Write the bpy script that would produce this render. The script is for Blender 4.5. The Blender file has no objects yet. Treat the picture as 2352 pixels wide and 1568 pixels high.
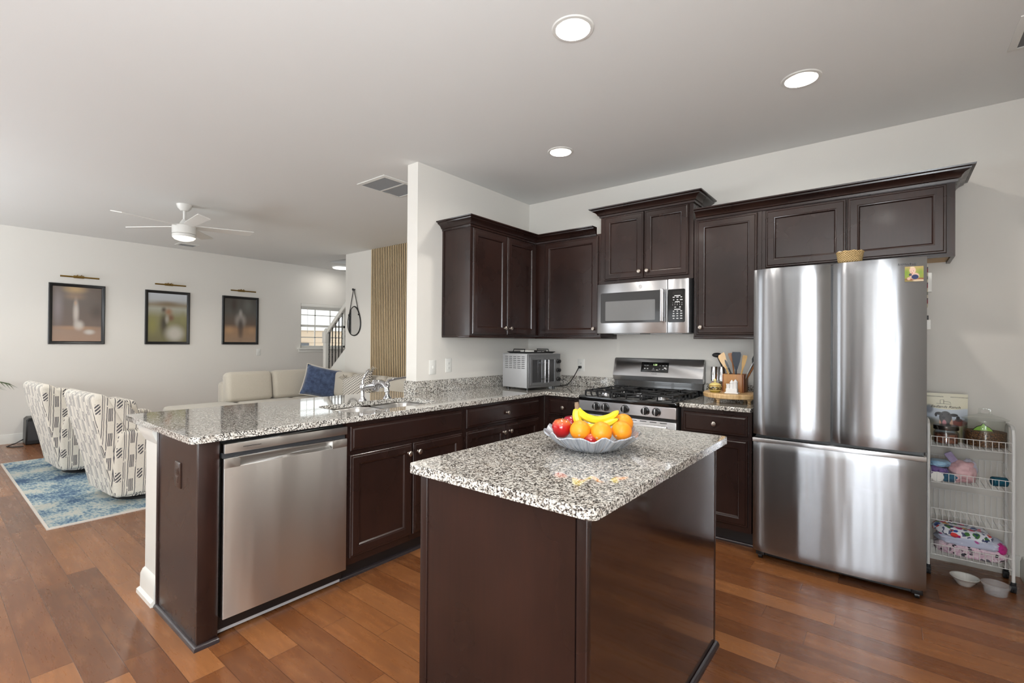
import bpy, bmesh, math, random
from mathutils import Vector, Matrix
random.seed(7)
SC = bpy.context.scene
COL = SC.collection
PI = math.pi

# ------------------------------------------------------------------ camera
CAMP = (2.9491, -3.9799, 1.3196)
yaw, pitch, roll = 0.67214, 0.005816, 0.007541
R_ = Vector((math.cos(yaw), math.sin(yaw), 0)); F_ = Vector((-math.sin(yaw), math.cos(yaw), 0)); U_ = Vector((0, 0, 1))
F2 = F_*math.cos(pitch) + U_*math.sin(pitch); U2 = -F_*math.sin(pitch) + U_*math.cos(pitch)
R3 = R_*math.cos(roll) + U2*math.sin(roll); U3 = -R_*math.sin(roll) + U2*math.cos(roll)
cd = bpy.data.cameras.new('camera'); cam = bpy.data.objects.new('camera', cd); COL.objects.link(cam)
mw = Matrix.Identity(4)
for i in range(3):
    mw[i][0] = R3[i]; mw[i][1] = U3[i]; mw[i][2] = -F2[i]; mw[i][3] = CAMP[i]
cam.matrix_world = mw
cd.sensor_width = 36; cd.lens = 1095.96/2352*36; cd.shift_y = -2.7/2352; cd.clip_start = 0.02
SC.camera = cam

# ------------------------------------------------------------------ world, light, exposure
SC.view_settings.view_transform = 'Standard'; SC.view_settings.look = 'None'
SC.view_settings.exposure = -0.24; SC.view_settings.gamma = 1; SC.view_settings.use_curve_mapping = False
W = bpy.data.worlds.new('sky'); SC.world = W; W.use_nodes = True
W.node_tree.nodes['Background'].inputs[0].default_value = (0.93, 0.97, 1.0, 1)
W.node_tree.nodes['Background'].inputs[1].default_value = 2.2

def area(name, loc, rot, sx, sy, power, color=(1, 1, 1), shape='RECTANGLE', spread=None):
    l = bpy.data.lights.new(name, 'AREA'); l.shape = shape; l.size = sx; l.size_y = sy
    l.energy = power; l.color = color
    if spread: l.spread = spread
    o = bpy.data.objects.new(name, l); COL.objects.link(o); o.location = loc; o.rotation_euler = rot
    return o
DAY = (0.90, 0.97, 1.03); WARM = (1.0, 0.95, 0.88)
YB = -6.40     # wall behind the camera, with the daylight windows
# daylight coming in through the openings of that wall (built further down): sky light straight in,
# and up-tilted fill lamps added to brighten the ceiling
for nm, x, w, z, h, e, sky in (('living', -3.6, 2.6, 1.30, 1.5, .66, 14), ('dining', -0.75, 0.9, 1.30, 1.5, .06, 4), ('patio', 3.10, .66, 1.08, 2.0, .24, 36)):
    area('daylight_'+nm, (x, YB-0.03, z), (PI/2, 0, 0), w, h, sky, DAY)
    area('ground_light_'+nm, (x, YB-0.05, z-.1), (math.radians(90+72), 0, 0), w, h*.7, 275*e, DAY)
area('daylight_side', (3.545+.03, -5.15, 1.5), (PI/2, 0, PI/2), 1.7, 1.2, 115, DAY)  # unseen side lamp, added to brighten the short kitchen wall and picture wall
area('ground_light_side', (3.545+.05, -5.15, 1.4), (math.radians(90+58), 0, PI/2), 1.7, .9, 120, DAY)  # up-tilted fill, added to lift the dark ceiling corner
H = 2.755
DOWN = [(1.808, -2.117), (2.564, -1.010), (1.006, -0.971), (0.95, -3.25), (2.9, -3.4), (1.8, -5.0), (-0.2, -4.6)]
for k, (x, y) in enumerate(DOWN):
    area('downlight_lamp', (x, y, H+0.02), (0, 0, 0), 0.12, 0.12, 11.5, WARM, 'DISK')
fl = bpy.data.lights.new('fan_lamp', 'SPOT'); fl.energy = 78; fl.spot_size = math.radians(174); fl.spot_blend = .30; fl.color = (1, .95, .87); fl.shadow_soft_size = .06
flo = bpy.data.objects.new('fan_lamp', fl); COL.objects.link(flo); flo.location = (-2.91, -2.2, 2.335)
area('hall_lamp', (-5.30, 1.12, 2.70), (0, 0, 0), 0.26, 0.26, 4, (1, .97, .92), 'DISK')

# ------------------------------------------------------------------ node material helper
def lin(c):
    return tuple(((v/255)/12.92 if v/255 <= .04045 else ((v/255+.055)/1.055)**2.4) for v in c)
class G:
    def __init__(s, name):
        s.m = bpy.data.materials.new(name); s.m.use_nodes = True; s.t = s.m.node_tree
        s.b = s.t.nodes['Principled BSDF']; s._tc = None
    def set(s, **k):
        for n, v in k.items():
            n = {'color': 'Base Color', 'rough': 'Roughness', 'metal': 'Metallic', 'spec': 'Specular IOR Level',
                 'coat': 'Coat Weight', 'coatr': 'Coat Roughness', 'trans': 'Transmission Weight', 'ior': 'IOR',
                 'emit': 'Emission Color', 'estr': 'Emission Strength', 'aniso': 'Anisotropic', 'alpha': 'Alpha',
                 'sheen': 'Sheen Weight', 'normal': 'Normal', 'sss': 'Subsurface Weight', 'anirot': 'Anisotropic Rotation', 'tangent': 'Tangent'}[n]
            s.link(s.b.inputs[n], v)
        return s
    def link(s, sock, v):
        if isinstance(v, bpy.types.NodeSocket): s.t.links.new(v, sock)
        elif isinstance(v, (tuple, list)) and len(v) == 3 and sock.type == 'RGBA': sock.default_value = (*v, 1)
        else: sock.default_value = v
    def n(s, ty, **k):
        n = s.t.nodes.new(ty)
        for a, v in k.items():
            if hasattr(n, a): setattr(n, a, v)
            else: s.link(n.inputs[a.replace('_', ' ')], v)
        return n
    def obj(s):
        if not s._tc: s._tc = s.t.nodes.new('ShaderNodeTexCoord')
        return s._tc.outputs['Object']
    def uv(s):
        if not s._tc: s._tc = s.t.nodes.new('ShaderNodeTexCoord')
        return s._tc.outputs['UV']
    def math(s, op, a, b=0., c=0.):
        n = s.t.nodes.new('ShaderNodeMath'); n.operation = op
        for i, v in enumerate((a, b, c)): s.link(n.inputs[i], v)
        return n.outputs[0]
    def vm(s, op, a, b=(0, 0, 0)):
        n = s.t.nodes.new('ShaderNodeVectorMath'); n.operation = op
        s.link(n.inputs[0], a); s.link(n.inputs[1], b)
        return n.outputs['Value'] if op in ('LENGTH', 'DISTANCE', 'DOT_PRODUCT') else n.outputs[0]
    def sep(s, v):
        n = s.t.nodes.new('ShaderNodeSeparateXYZ'); s.link(n.inputs[0], v); return n.outputs
    def comb(s, x, y, z):
        n = s.t.nodes.new('ShaderNodeCombineXYZ')
        for i, v in enumerate((x, y, z)): s.link(n.inputs[i], v)
        return n.outputs[0]
    def noise(s, v, scale, detail=2., rough=.5, col=False):
        n = s.t.nodes.new('ShaderNodeTexNoise'); s.link(n.inputs['Vector'], v)
        n.inputs['Scale'].default_value = scale; n.inputs['Detail'].default_value = detail; n.inputs['Roughness'].default_value = rough
        return n.outputs['Color' if col else 'Fac']
    def vor(s, v, scale, out='Color', feature='F1'):
        n = s.t.nodes.new('ShaderNodeTexVoronoi'); n.feature = feature; s.link(n.inputs['Vector'], v); n.inputs['Scale'].default_value = scale
        return n.outputs[out]
    def white(s, v):
        n = s.t.nodes.new('ShaderNodeTexWhiteNoise'); n.noise_dimensions = '3D'; s.link(n.inputs['Vector'], v); return n.outputs['Value']
    def mix(s, f, a, b, blend='MIX'):
        n = s.t.nodes.new('ShaderNodeMix'); n.data_type = 'RGBA'; n.blend_type = blend
        s.link(n.inputs[0], f); s.link(n.inputs[6], a); s.link(n.inputs[7], b); return n.outputs[2]
    def ramp(s, f, stops, interp='LINEAR'):
        n = s.t.nodes.new('ShaderNodeValToRGB'); n.color_ramp.interpolation = interp; s.link(n.inputs[0], f)
        e = n.color_ramp.elements
        while len(e) < len(stops): e.new(.5)
        for i, (p, c) in enumerate(stops): e[i].position = p; e[i].color = (*c, 1)
        return n.outputs[0]
    def rng(s, f, a, b, c=0., d=1., smooth=False):
        n = s.t.nodes.new('ShaderNodeMapRange'); s.link(n.inputs[0], f)
        if smooth: n.interpolation_type = 'SMOOTHSTEP'
        for i, v in enumerate((a, b, c, d)): n.inputs[i+1].default_value = v
        return n.outputs[0]
    def bump(s, h, strength=.2, dist=.01):
        n = s.t.nodes.new('ShaderNodeBump'); n.inputs['Strength'].default_value = strength; n.inputs['Distance'].default_value = dist
        s.link(n.inputs['Height'], h); s.set(normal=n.outputs[0]); return s
def flat(name, rgb, rough=.5, **k):
    g = G(name).set(color=lin(rgb), rough=rough, **k)
    v = g.noise(g.obj(), 9., 3.)
    g.set(color=g.mix(g.rng(v, .3, .7, 0, .10), lin(rgb), tuple(c*.82 for c in lin(rgb))))
    return g.m
def painted(name, rgb, rough=.6):
    g = G(name).set(rough=rough)
    v = g.noise(g.obj(), 1.3, 2.)
    c = lin(rgb); g.set(color=g.mix(v, c, tuple(x*.975 for x in c)))
    g.bump(g.noise(g.obj(), 260., 2.), .05, .002)
    return g.m

M = {}
M['wall'] = painted('wall_paint', (226, 222, 215))
M['ceil'] = painted('ceiling_paint', (231, 231, 229), .8)
M['trim'] = painted('white_trim_paint', (226, 224, 217), .35)
M['white'] = flat('white_plastic', (228, 227, 222), .4)
M['fanwhite'] = flat('white_enamel', (224, 222, 217), .4)
M['black'] = flat('black_plastic', (24, 24, 25), .35)
M['iron'] = flat('cast_iron', (26, 26, 27), .55)
M['rubber'] = flat('dark_rubber', (36, 37, 40), .6)
M['enamel'] = flat('black_enamel', (17, 17, 18), .12, coat=.5)
M['charcoal'] = flat('charcoal_paint', (52, 52, 54), .4)
M['louver'] = flat('grey_louver', (150, 151, 152), .5)
M['lumber'] = flat('pale_raw_wood', (205, 172, 128), .6)

def wood_dark(name, c1=(29, 18, 16), c2=(50, 29, 23), rough=.27, coat=.16, coatr=.12):
    g = G(name); p = g.obj()
    st = g.vm('MULTIPLY', p, (22, 22, 1.6))
    gr = g.noise(st, 3.0, 4., .6); mo = g.noise(p, 2.6, 3.)
    f = g.math('MULTIPLY_ADD', gr, .35, g.math('MULTIPLY', mo, .65))
    g.set(color=g.ramp(f, [(.32, lin(c1)), (.74, lin(c2))]), rough=g.rng(mo, .3, .7, rough-.03, rough+.06), coat=coat, coatr=coatr, spec=.42)
    return g.m
M['wood'] = wood_dark('espresso_wood')
M['woodgloss'] = wood_dark('varnished_espresso_panel', rough=.2, coat=1., coatr=.07)
M['kick'] = flat('espresso_toe_kick', (28, 24, 24), .45)
M['shoe'] = flat('espresso_molding', (50, 42, 43), .22, coat=.3)

def floor_mat():
    g = G('wood_plank_floor'); s = g.sep(g.obj()); x, y = s[0], s[1]
    wd, ln = .127, 1.15
    yr = g.math('DIVIDE', y, wd); row = g.math('FLOOR', yr); fy = g.math('FRACT', yr)
    off = g.math('MULTIPLY', g.white(g.comb(row, 3.7, 1.)), 7.3)
    xr = g.math('ADD', g.math('DIVIDE', x, ln), off); pl = g.math('FLOOR', xr); fx = g.math('FRACT', xr)
    rnd = g.white(g.comb(row, pl, 5.)); rnd2 = g.white(g.comb(row, pl, 9.))
    base = g.ramp(rnd, [(0, lin((104, 62, 34))), (.35, lin((122, 74, 41))), (.7, lin((136, 86, 49))), (1, lin((154, 101, 60)))])
    gv = g.comb(g.math('MULTIPLY_ADD', rnd2, 37., g.math('MULTIPLY', x, 3.)), g.math('MULTIPLY', y, 24.), g.math('MULTIPLY', rnd, 11.))
    gr = g.noise(gv, 1.5, 5., .6)
    gv2 = g.comb(g.math('MULTIPLY_ADD', rnd2, 17., g.math('MULTIPLY', x, 2.2)), g.math('MULTIPLY', y, 7.), g.math('MULTIPLY', rnd, 31.))
    bl = g.noise(gv2, 2.4, 3.)
    c = g.mix(g.rng(gr, .35, .75, 0, .35), base, lin((76, 46, 28)))
    c = g.mix(g.rng(bl, .5, .8, 0, .35), c, lin((160, 108, 66)))
    dx = g.math('MULTIPLY', g.math('MINIMUM', fx, g.math('SUBTRACT', 1., fx)), ln)
    dy = g.math('MULTIPLY', g.math('MINIMUM', fy, g.math('SUBTRACT', 1., fy)), wd)
    d = g.math('MINIMUM', dx, dy)
    seam = g.rng(d, .0006, .0022, 1., 0.)
    c = g.mix(g.math('MULTIPLY', seam, .55), c, lin((52, 28, 18)))
    g.set(color=c, rough=g.rng(gr, .3, .7, .24, .34), coat=.15, coatr=.12)
    h = g.math('SUBTRACT', g.math('MULTIPLY', g.noise(gv2, 1.2, 2.), .35), seam)
    g.bump(h, .22, .0025)
    return g.m
M['floor'] = floor_mat()

def granite():
    g = G('speckled_granite'); p = g.obj()
    w = g.vm('ADD', p, g.vm('MULTIPLY', g.noise(p, 110., 2., .5, True), (.008, .008, .008)))
    r = g.sep(g.vor(w, 235.))[0]; cl = g.noise(p, 110., 3., .6)
    v = g.math('MULTIPLY_ADD', cl, .95, g.math('MULTIPLY', r, .5))
    c = g.ramp(v, [(.0, lin((26, 25, 26))), (.555, lin((50, 48, 47))), (.61, lin((108, 103, 97))), (.70, lin((152, 145, 136))), (.76, lin((196, 191, 182))), (.95, lin((222, 219, 212)))])
    tan = g.noise(p, 26., 2.)
    c = g.mix(g.rng(tan, .55, .75, 0, .28), c, lin((168, 150, 132)))
    g.set(color=c, rough=.06, spec=.6, coat=.6, coatr=.03)
    return g.m
M['granite'] = granite()

def steel(name, rgb=(176, 176, 178), rough=.24, along='x', aniso=.6, wob=0.):
    g = G(name); p = g.obj()
    sc = {'x': (2, 300, 300), 'y': (300, 2, 300), 'z': (300, 300, 2), 'h': (2, 2, 420)}[along]
    n = g.noise(g.vm('MULTIPLY', p, sc), 1.5, 2.)
    g.set(color=lin(rgb), metal=1., rough=g.rng(n, .3, .7, rough-.012, rough+.015), aniso=aniso)
    if wob:
        q = g.sep(p); g.bump(g.noise(g.comb(g.math('MULTIPLY', g.math('ADD', q[0], q[1]), 5.), 0., g.math('MULTIPLY', q[2], .55)), 1.4, 2., .45), wob, .02)
    tn = g.t.nodes.new('ShaderNodeTangent'); tn.direction_type = 'RADIAL'; tn.axis = 'Z'
    g.set(tangent=tn.outputs[0], anirot=.25)
    return g.m
M['steel'] = steel('brushed_stainless', (206, 206, 208), .30, 'h', .85)
M['steelfr'] = steel('fridge_stainless', (150, 151, 154), .25, 'h', .95, .22)
M['steeldw'] = steel('dishwasher_stainless', (216, 214, 211), .38, 'h', .95, .25)
M['chrome'] = G('polished_chrome').set(color=lin((205, 205, 208)), metal=1., rough=.06).m
M['nickel'] = flat('satin_nickel', (190, 180, 170), .3, metal=1.)
M['brass'] = flat('aged_brass', (150, 122, 66), .35, metal=1.)
M['ovengrey'] = flat('grey_steel_paint', (120, 121, 123), .35, metal=.6)
M['ovenside'] = flat('silver_paint', (186, 187, 189), .4, metal=.3)
def glass(name, col=(1, 1, 1), rough=.0, ior=1.45):
    g = G(name); 
    mixn = g.t.nodes.new('ShaderNodeMixShader'); tr = g.t.nodes.new('ShaderNodeBsdfTransparent'); gl = g.t.nodes.new('ShaderNodeBsdfGlossy')
    lw = g.t.nodes.new('ShaderNodeLayerWeight'); lw.inputs[0].default_value = .5
    fac = g.math('MULTIPLY_ADD', g.math('POWER', lw.outputs['Facing'], 4.), .6, .05*ior/1.45)
    tr.inputs[0].default_value = (*col, 1); gl.inputs['Roughness'].default_value = rough
    g.t.links.new(fac, mixn.inputs[0]); g.t.links.new(tr.outputs[0], mixn.inputs[1]); g.t.links.new(gl.outputs[0], mixn.inputs[2])
    g.t.links.new(mixn.outputs[0], g.t.nodes['Material Output'].inputs[0])
    return g.m
M['glass'] = glass('clear_glass', (.96, .97, .96))
M['tintglass'] = glass('smoked_glass', (.25, .25, .25), .02, 1.6)
g = G('clear_plastic'); g.set(color=(.85, .86, .88), rough=.12, alpha=.18); M['clearplastic'] = g.m
def emit(name, col, st):
    return G(name).set(color=(.8, .8, .8), emit=col, estr=st).m
M['lamp'] = emit('lamp_lens', (1, .98, .94), 3.)
M['fanlamp'] = emit('warm_lamp_lens', (1, .93, .76), 1.6)
M['green'] = emit('green_display', (.55, 1, .12), 1.0)
M['screen'] = flat('dark_glass_panel', (20, 20, 21), .08)
M['mwglass'] = flat('microwave_dark_glass', (60, 60, 61), .07)
M['mwmesh'] = flat('microwave_window_mesh', (118, 118, 118), .12)
M['inkwhite'] = flat('white_ink', (215, 215, 215), .5)
M['inkgrey'] = flat('grey_ink', (92, 94, 98), .4)
M['inkdark'] = flat('dark_ink', (58, 52, 44), .5)
M['mirror'] = G('mirror_silver').set(color=(.85, .86, .86), metal=1., rough=.02).m

# ------------------------------------------------------------------ mesh builder
ORG = {}
class B:
    def __init__(s): s.bm = bmesh.new(); s.uv = None
    def _add(s, other, mat=None):
        me = bpy.data.meshes.new('tmp'); other.to_mesh(me); other.free()
        if mat is not None: me.transform(mat)
        s.bm.from_mesh(me); bpy.data.meshes.remove(me)
    def box(s, x0, x1, y0, y1, z0, z1, bev=0., seg=2, mat=None):
        b = bmesh.new(); bmesh.ops.create_cube(b, size=1.)
        for v in b.verts:
            v.co = ((x0+x1)/2+v.co.x*(x1-x0), (y0+y1)/2+v.co.y*(y1-y0), (z0+z1)/2+v.co.z*(z1-z0))
        if bev: bmesh.ops.bevel(b, geom=list(b.edges), offset=bev, segments=seg, profile=.5, affect='EDGES')
        s._add(b, mat); return s
    def cyl(s, p0, p1, r0, r1=None, n=20, caps=True):
        r1 = r0 if r1 is None else r1
        p0, p1 = Vector(p0), Vector(p1); d = p1-p0
        b = bmesh.new(); bmesh.ops.create_cone(b, cap_ends=caps, segments=n, radius1=r0, radius2=r1, depth=d.length)
        m = Matrix.Translation((p0+p1)/2) @ d.to_track_quat('Z', 'Y').to_matrix().to_4x4()
        s._add(b, m); return s
    def sph(s, c, r, n=20, m=12, mat=None):
        r = (r, r, r) if isinstance(r, (int, float)) else r
        b = bmesh.new(); bmesh.ops.create_uvsphere(b, u_segments=n, v_segments=m, radius=1.)
        for v in b.verts: v.co = (c[0]+v.co.x*r[0], c[1]+v.co.y*r[1], c[2]+v.co.z*r[2])
        s._add(b, mat); return s
    def lathe(s, prof, c=(0, 0, 0), n=28, axis=(0, 0, 1), closed=False, fn=None):
        m = Matrix.Translation(c) @ Vector(axis).to_track_quat('Z', 'Y').to_matrix().to_4x4()
        rings = []
        for r, z in prof:
            ring = []
            for k in range(n):
                a = 2*PI*k/n; rr, zz = (r, z) if fn is None else fn(r, z, a)
                ring.append(s.bm.verts.new(m @ Vector((rr*math.cos(a), rr*math.sin(a), zz))))
            rings.append(ring)
        L = len(rings)
        for i in range(L-(0 if closed else 1)):
            A, Bq = rings[i], rings[(i+1) % L]
            for k in range(n):
                s.bm.faces.new((A[k], A[(k+1) % n], Bq[(k+1) % n], Bq[k]))
        if not closed:
            if prof[0][0] > 1e-5: s.bm.faces.new(list(reversed(rings[0])))
            if prof[-1][0] > 1e-5: s.bm.faces.new(rings[-1])
        return s
    def tube(s, pts, r, n=8, closed=False):
        P = [Vector(p) for p in pts]; L = len(P); rs = r if isinstance(r, (list, tuple)) else [r]*L
        rings = []; up = None
        for i, p in enumerate(P):
            a = P[(i-1) % L] if (closed or i > 0) else P[i]; c = P[(i+1) % L] if (closed or i < L-1) else P[i]
            t = (c-a).normalized()
            if up is None: up = t.orthogonal().normalized()
            else: up = (up - t*up.dot(t)).normalized()
            w = t.cross(up)
            rings.append([s.bm.verts.new(p + (up*math.cos(2*PI*k/n) + w*math.sin(2*PI*k/n))*rs[i]) for k in range(n)])
        for i in range(L-(0 if closed else 1)):
            A, Bq = rings[i], rings[(i+1) % L]
            for k in range(n): s.bm.faces.new((A[k], A[(k+1) % n], Bq[(k+1) % n], Bq[k]))
        if not closed:
            s.bm.faces.new(list(reversed(rings[0]))); s.bm.faces.new(rings[-1])
        return s
    def poly(s, pts):
        s.bm.faces.new([s.bm.verts.new(p) for p in pts]); return s
    def prism(s, pts2, plane, a0, a1):
        """pts2 in the plane ('xy','xz','yz'), extruded along the remaining axis from a0 to a1"""
        def co(p, a): return {'xy': (p[0], p[1], a), 'xz': (p[0], a, p[1]), 'yz': (a, p[0], p[1])}[plane]
        A = [s.bm.verts.new(co(p, a0)) for p in pts2]; Bq = [s.bm.verts.new(co(p, a1)) for p in pts2]
        n = len(pts2)
        s.bm.faces.new(A); s.bm.faces.new(list(reversed(Bq)))
        for i in range(n): s.bm.faces.new((A[i], Bq[i], Bq[(i+1) % n], A[(i+1) % n]))
        return s
    def sweep(s, path, prof, closed=False):
        """profile (out, z) swept along an xy path, mitred, out = right-hand side"""
        P = [Vector(p) for p in path]; n = len(P); rows = []
        for i in range(n):
            ds = []
            if closed or i > 0: ds.append((P[i]-P[i-1]).normalized())
            if closed or i < n-1: ds.append((P[(i+1) % n]-P[i]).normalized())
            ns = [Vector((d.y, -d.x)) for d in ds]
            m = ns[0] if len(ns) == 1 else (ns[0]+ns[1])/(1+ns[0].dot(ns[1]))
            rows.append([s.bm.verts.new((P[i].x+m.x*o, P[i].y+m.y*o, z)) for o, z in prof])
        k = len(prof)
        for i in range(n if closed else n-1):
            A, Bq = rows[i], rows[(i+1) % n]
            for j in range(k): s.bm.faces.new((A[j], A[(j+1) % k], Bq[(j+1) % k], Bq[j]))
        if not closed:
            s.bm.faces.new(rows[0]); s.bm.faces.new(list(reversed(rows[-1])))
        return s
    def panel(s, o, u, v, nrm, w, h, loops, cap=True):
        """rectangular raised/recessed panel: o lower corner, axes u,v,nrm; loops = [(inset, height)]"""
        o, u, v, nrm = Vector(o), Vector(u), Vector(v), Vector(nrm); prev = None
        for ins, ht in loops:
            c = [(ins, ins), (w-ins, ins), (w-ins, h-ins), (ins, h-ins)]
            ring = [s.bm.verts.new(o+u*a+v*b+nrm*ht) for a, b in c]
            if prev:
                for k in range(4): s.bm.faces.new((prev[k], prev[(k+1) % 4], ring[(k+1) % 4], ring[k]))
            prev = ring
        if cap: s.bm.faces.new(prev)
        return s
    def build(s, name, mat, parent=None, angle=35, smooth=True, uvfn=None, mods=None):
        bm = s.bm
        bmesh.ops.recalc_face_normals(bm, faces=bm.faces)
        off = ORG.get(parent.name, (0, 0, 0)) if parent else (0, 0, 0)
        if uvfn:
            ul = bm.loops.layers.uv.new('UVMap')
            for f in bm.faces:
                for l in f.loops: l[ul].uv = uvfn(l.vert.co)
        bmesh.ops.translate(bm, verts=bm.verts, vec=(-off[0], -off[1], -off[2]))
        me = bpy.data.meshes.new(name); bm.to_mesh(me); bm.free()
        me.materials.append(M[mat] if isinstance(mat, str) else mat)
        if smooth:
            me.polygons.foreach_set('use_smooth', [True]*len(me.polygons)); me.set_sharp_from_angle(angle=math.radians(angle))
        o = bpy.data.objects.new(name, me); COL.objects.link(o)
        if parent:
            o.parent = parent; ORG[o.name] = off
        return o
def tag(o, label, cat, group=None, kind=None):
    o['label'] = label; o['category'] = cat
    if group: o['group'] = group
    if kind: o['kind'] = kind
    return o
def thing(name, label, cat, loc=(0, 0, 0), rotz=0., group=None, local=False):
    o = bpy.data.objects.new(name, None); COL.objects.link(o); o.empty_display_size = .1
    o.location = loc; o.rotation_euler = (0, 0, rotz)
    ORG[o.name] = (0, 0, 0) if local else tuple(loc)
    return tag(o, label, cat, group)
def struct(b, name, mat, **k):
    o = b.build(name, mat, **k); o['kind'] = 'structure'; return o
def ctree(o, parent=None):
    c = o.copy(); COL.objects.link(c)
    if parent: c.parent = parent
    for ch in list(o.children): ctree(ch, c)
    return c
def bevel(o, w, seg=2, ang=50):
    m = o.modifiers.new('bevel', 'BEVEL'); m.width = w; m.segments = seg; m.limit_method = 'ANGLE'; m.angle_limit = math.radians(ang)
    return o
FONT = bpy.data.fonts.load('<builtin>') if not bpy.data.fonts else bpy.data.fonts[0]
def text(txt, size, o, u, n, mat, parent, name='lettering', depth=.0006, align='CENTER', shear=0., xs=1.):
    c = bpy.data.curves.new('txt', 'FONT'); c.body = txt; c.size = size; c.extrude = depth/2; c.align_x = align; c.align_y = 'CENTER'; c.shear = shear
    c.resolution_u = 3
    t = bpy.data.objects.new('txt', c); COL.objects.link(t)
    dg = bpy.context.evaluated_depsgraph_get(); dg.update()
    me = bpy.data.meshes.new_from_object(t.evaluated_get(dg)); bpy.data.objects.remove(t)
    u, n = Vector(u).normalized(), Vector(n).normalized(); v = n.cross(u)
    off = Vector(ORG.get(parent.name, (0, 0, 0)))
    m = Matrix.Identity(4)
    for i in range(3): m[i][0] = u[i]*xs; m[i][1] = v[i]; m[i][2] = n[i]; m[i][3] = o[i]-off[i]
    me.transform(m); me.materials.clear(); me.materials.append(M[mat])
    ob = bpy.data.objects.new(name, me); COL.objects.link(ob); ob.parent = parent
    return ob
def arc(cx, cy, r, a0, a1, n=6):
    return [(cx+r*math.cos(math.radians(a0+(a1-a0)*k/n)), cy+r*math.sin(math.radians(a0+(a1-a0)*k/n))) for k in range(n+1)]
def rrect(x0, x1, y0, y1, r, n=5):
    return arc(x1-r, y1-r, r, 0, 90, n)+arc(x0+r, y1-r, r, 90, 180, n)+arc(x0+r, y0+r, r, 180, 270, n)+arc(x1-r, y0+r, r, 270, 360, n)
def slab(outer, holes, z0, z1):
    """flat slab with holes; returns a builder"""
    b = B(); bm = b.bm
    for lp in [outer]+holes:
        vs = [bm.verts.new((x, y, z0)) for x, y in lp]
        for i in range(len(vs)): bm.edges.new((vs[i], vs[(i+1) % len(vs)]))
    bmesh.ops.triangle_fill(bm, use_beauty=True, use_dissolve=False, edges=list(bm.edges))
    fs = [f for f in bm.faces]
    r = bmesh.ops.extrude_face_region(bm, geom=fs)
    bmesh.ops.translate(bm, verts=[v for v in r['geom'] if isinstance(v, bmesh.types.BMVert)], vec=(0, 0, z1-z0))
    return b
def circ(cx, cy, r, n=28): return [(cx+r*math.cos(2*PI*k/n), cy+r*math.sin(2*PI*k/n)) for k in range(n)]
# ================================================================== ROOM
XW, XR = -5.785, 3.545
YS = 0.45                    # living-room wall with the slat panel
b = B(); b.box(XW-.15, XR+.15, YB-.4, 2.75, -.12, 0); struct(b, 'floor', 'floor')
HOLE = [(-4.956, .67), (-1.2, .67), (-1.2, 1.62), (-4.956, 1.62)]
b = slab([(XW-.15, YB-.15), (XR+.15, YB-.15), (XR+.15, 2.75), (XW-.15, 2.75)], [circ(x, y, .078) for x, y in DOWN]+[HOLE], H, H+.10)
struct(b, 'ceiling', 'ceil')
b = B()                      # stair well above the ceiling
x0, y0, x1, y1 = -4.956, .67, -1.2, 1.62
b.box(x0-.1, x0, y0-.1, y1+.1, H+.1, 4.6); b.box(x1, x1+.1, y0-.1, y1+.1, H+.1, 4.6)
b.box(x0, x1, y0-.1, y0, H+.1, 4.6); b.box(x0, x1, y1, y1+.1, H+.1, 4.6); b.box(x0-.1, x1+.1, y0-.1, y1+.1, 4.6, 4.7)
struct(b, 'wall_stairwell', 'wall')
b = B(); b.box(-.125, XR+.12, 0, .12, 0, H); struct(b, 'wall_back', 'wall')
b = B(); b.box(-.1252, 0, -1.49, YS, 0, H); struct(b, 'wall_left', 'wall')
SW = (-6.0, -4.3, .9, 2.1)  # opening added out of view for the side fill lamps
b = B(); b.box(XR, XR+.12, SW[1], 0, 0, H); b.box(XR, XR+.12, YB, SW[0], 0, H); b.box(XR, XR+.12, SW[0], SW[1], 0, SW[2]); b.box(XR, XR+.12, SW[0], SW[1], SW[3], H)
struct(b, 'wall_right', 'wall')
b = B(); xx = XR+.012
for (p_, q_, r, s_) in ((SW[0], SW[1], SW[2], SW[2]+.05), (SW[0], SW[1], SW[3]-.05, SW[3]), (SW[0], SW[0]+.05, SW[2], SW[3]), (SW[1]-.05, SW[1], SW[2], SW[3]), (-5.18, -5.12, SW[2], SW[3])): b.box(xx-.012, xx+.012, p_, q_, r, s_)
struct(b, 'window_4', 'trim')  # unseen window frame, made up to go with the side fill
b = B(); b.box(-4.081, -.1252, YS, YS+.12, 0, H); struct(b, 'wall_living', 'wall')
b = B(); b.box(XW-.12, -.125, 2.62, 2.74, 0, H); struct(b, 'wall_hall', 'wall')
# picture wall with the hall window opening
wy0, wy1, wz0, wz1 = .585, 1.545, 1.20, 2.045
b = B(); x0, x1 = XW-.14, XW
b.box(x0, x1, YB, wy0, 0, H); b.box(x0, x1, wy1, 2.62, 0, H); b.box(x0, x1, wy0, wy1, 0, wz0); b.box(x0, x1, wy0, wy1, wz1, H)
struct(b, 'wall_picture', 'wall')
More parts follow.
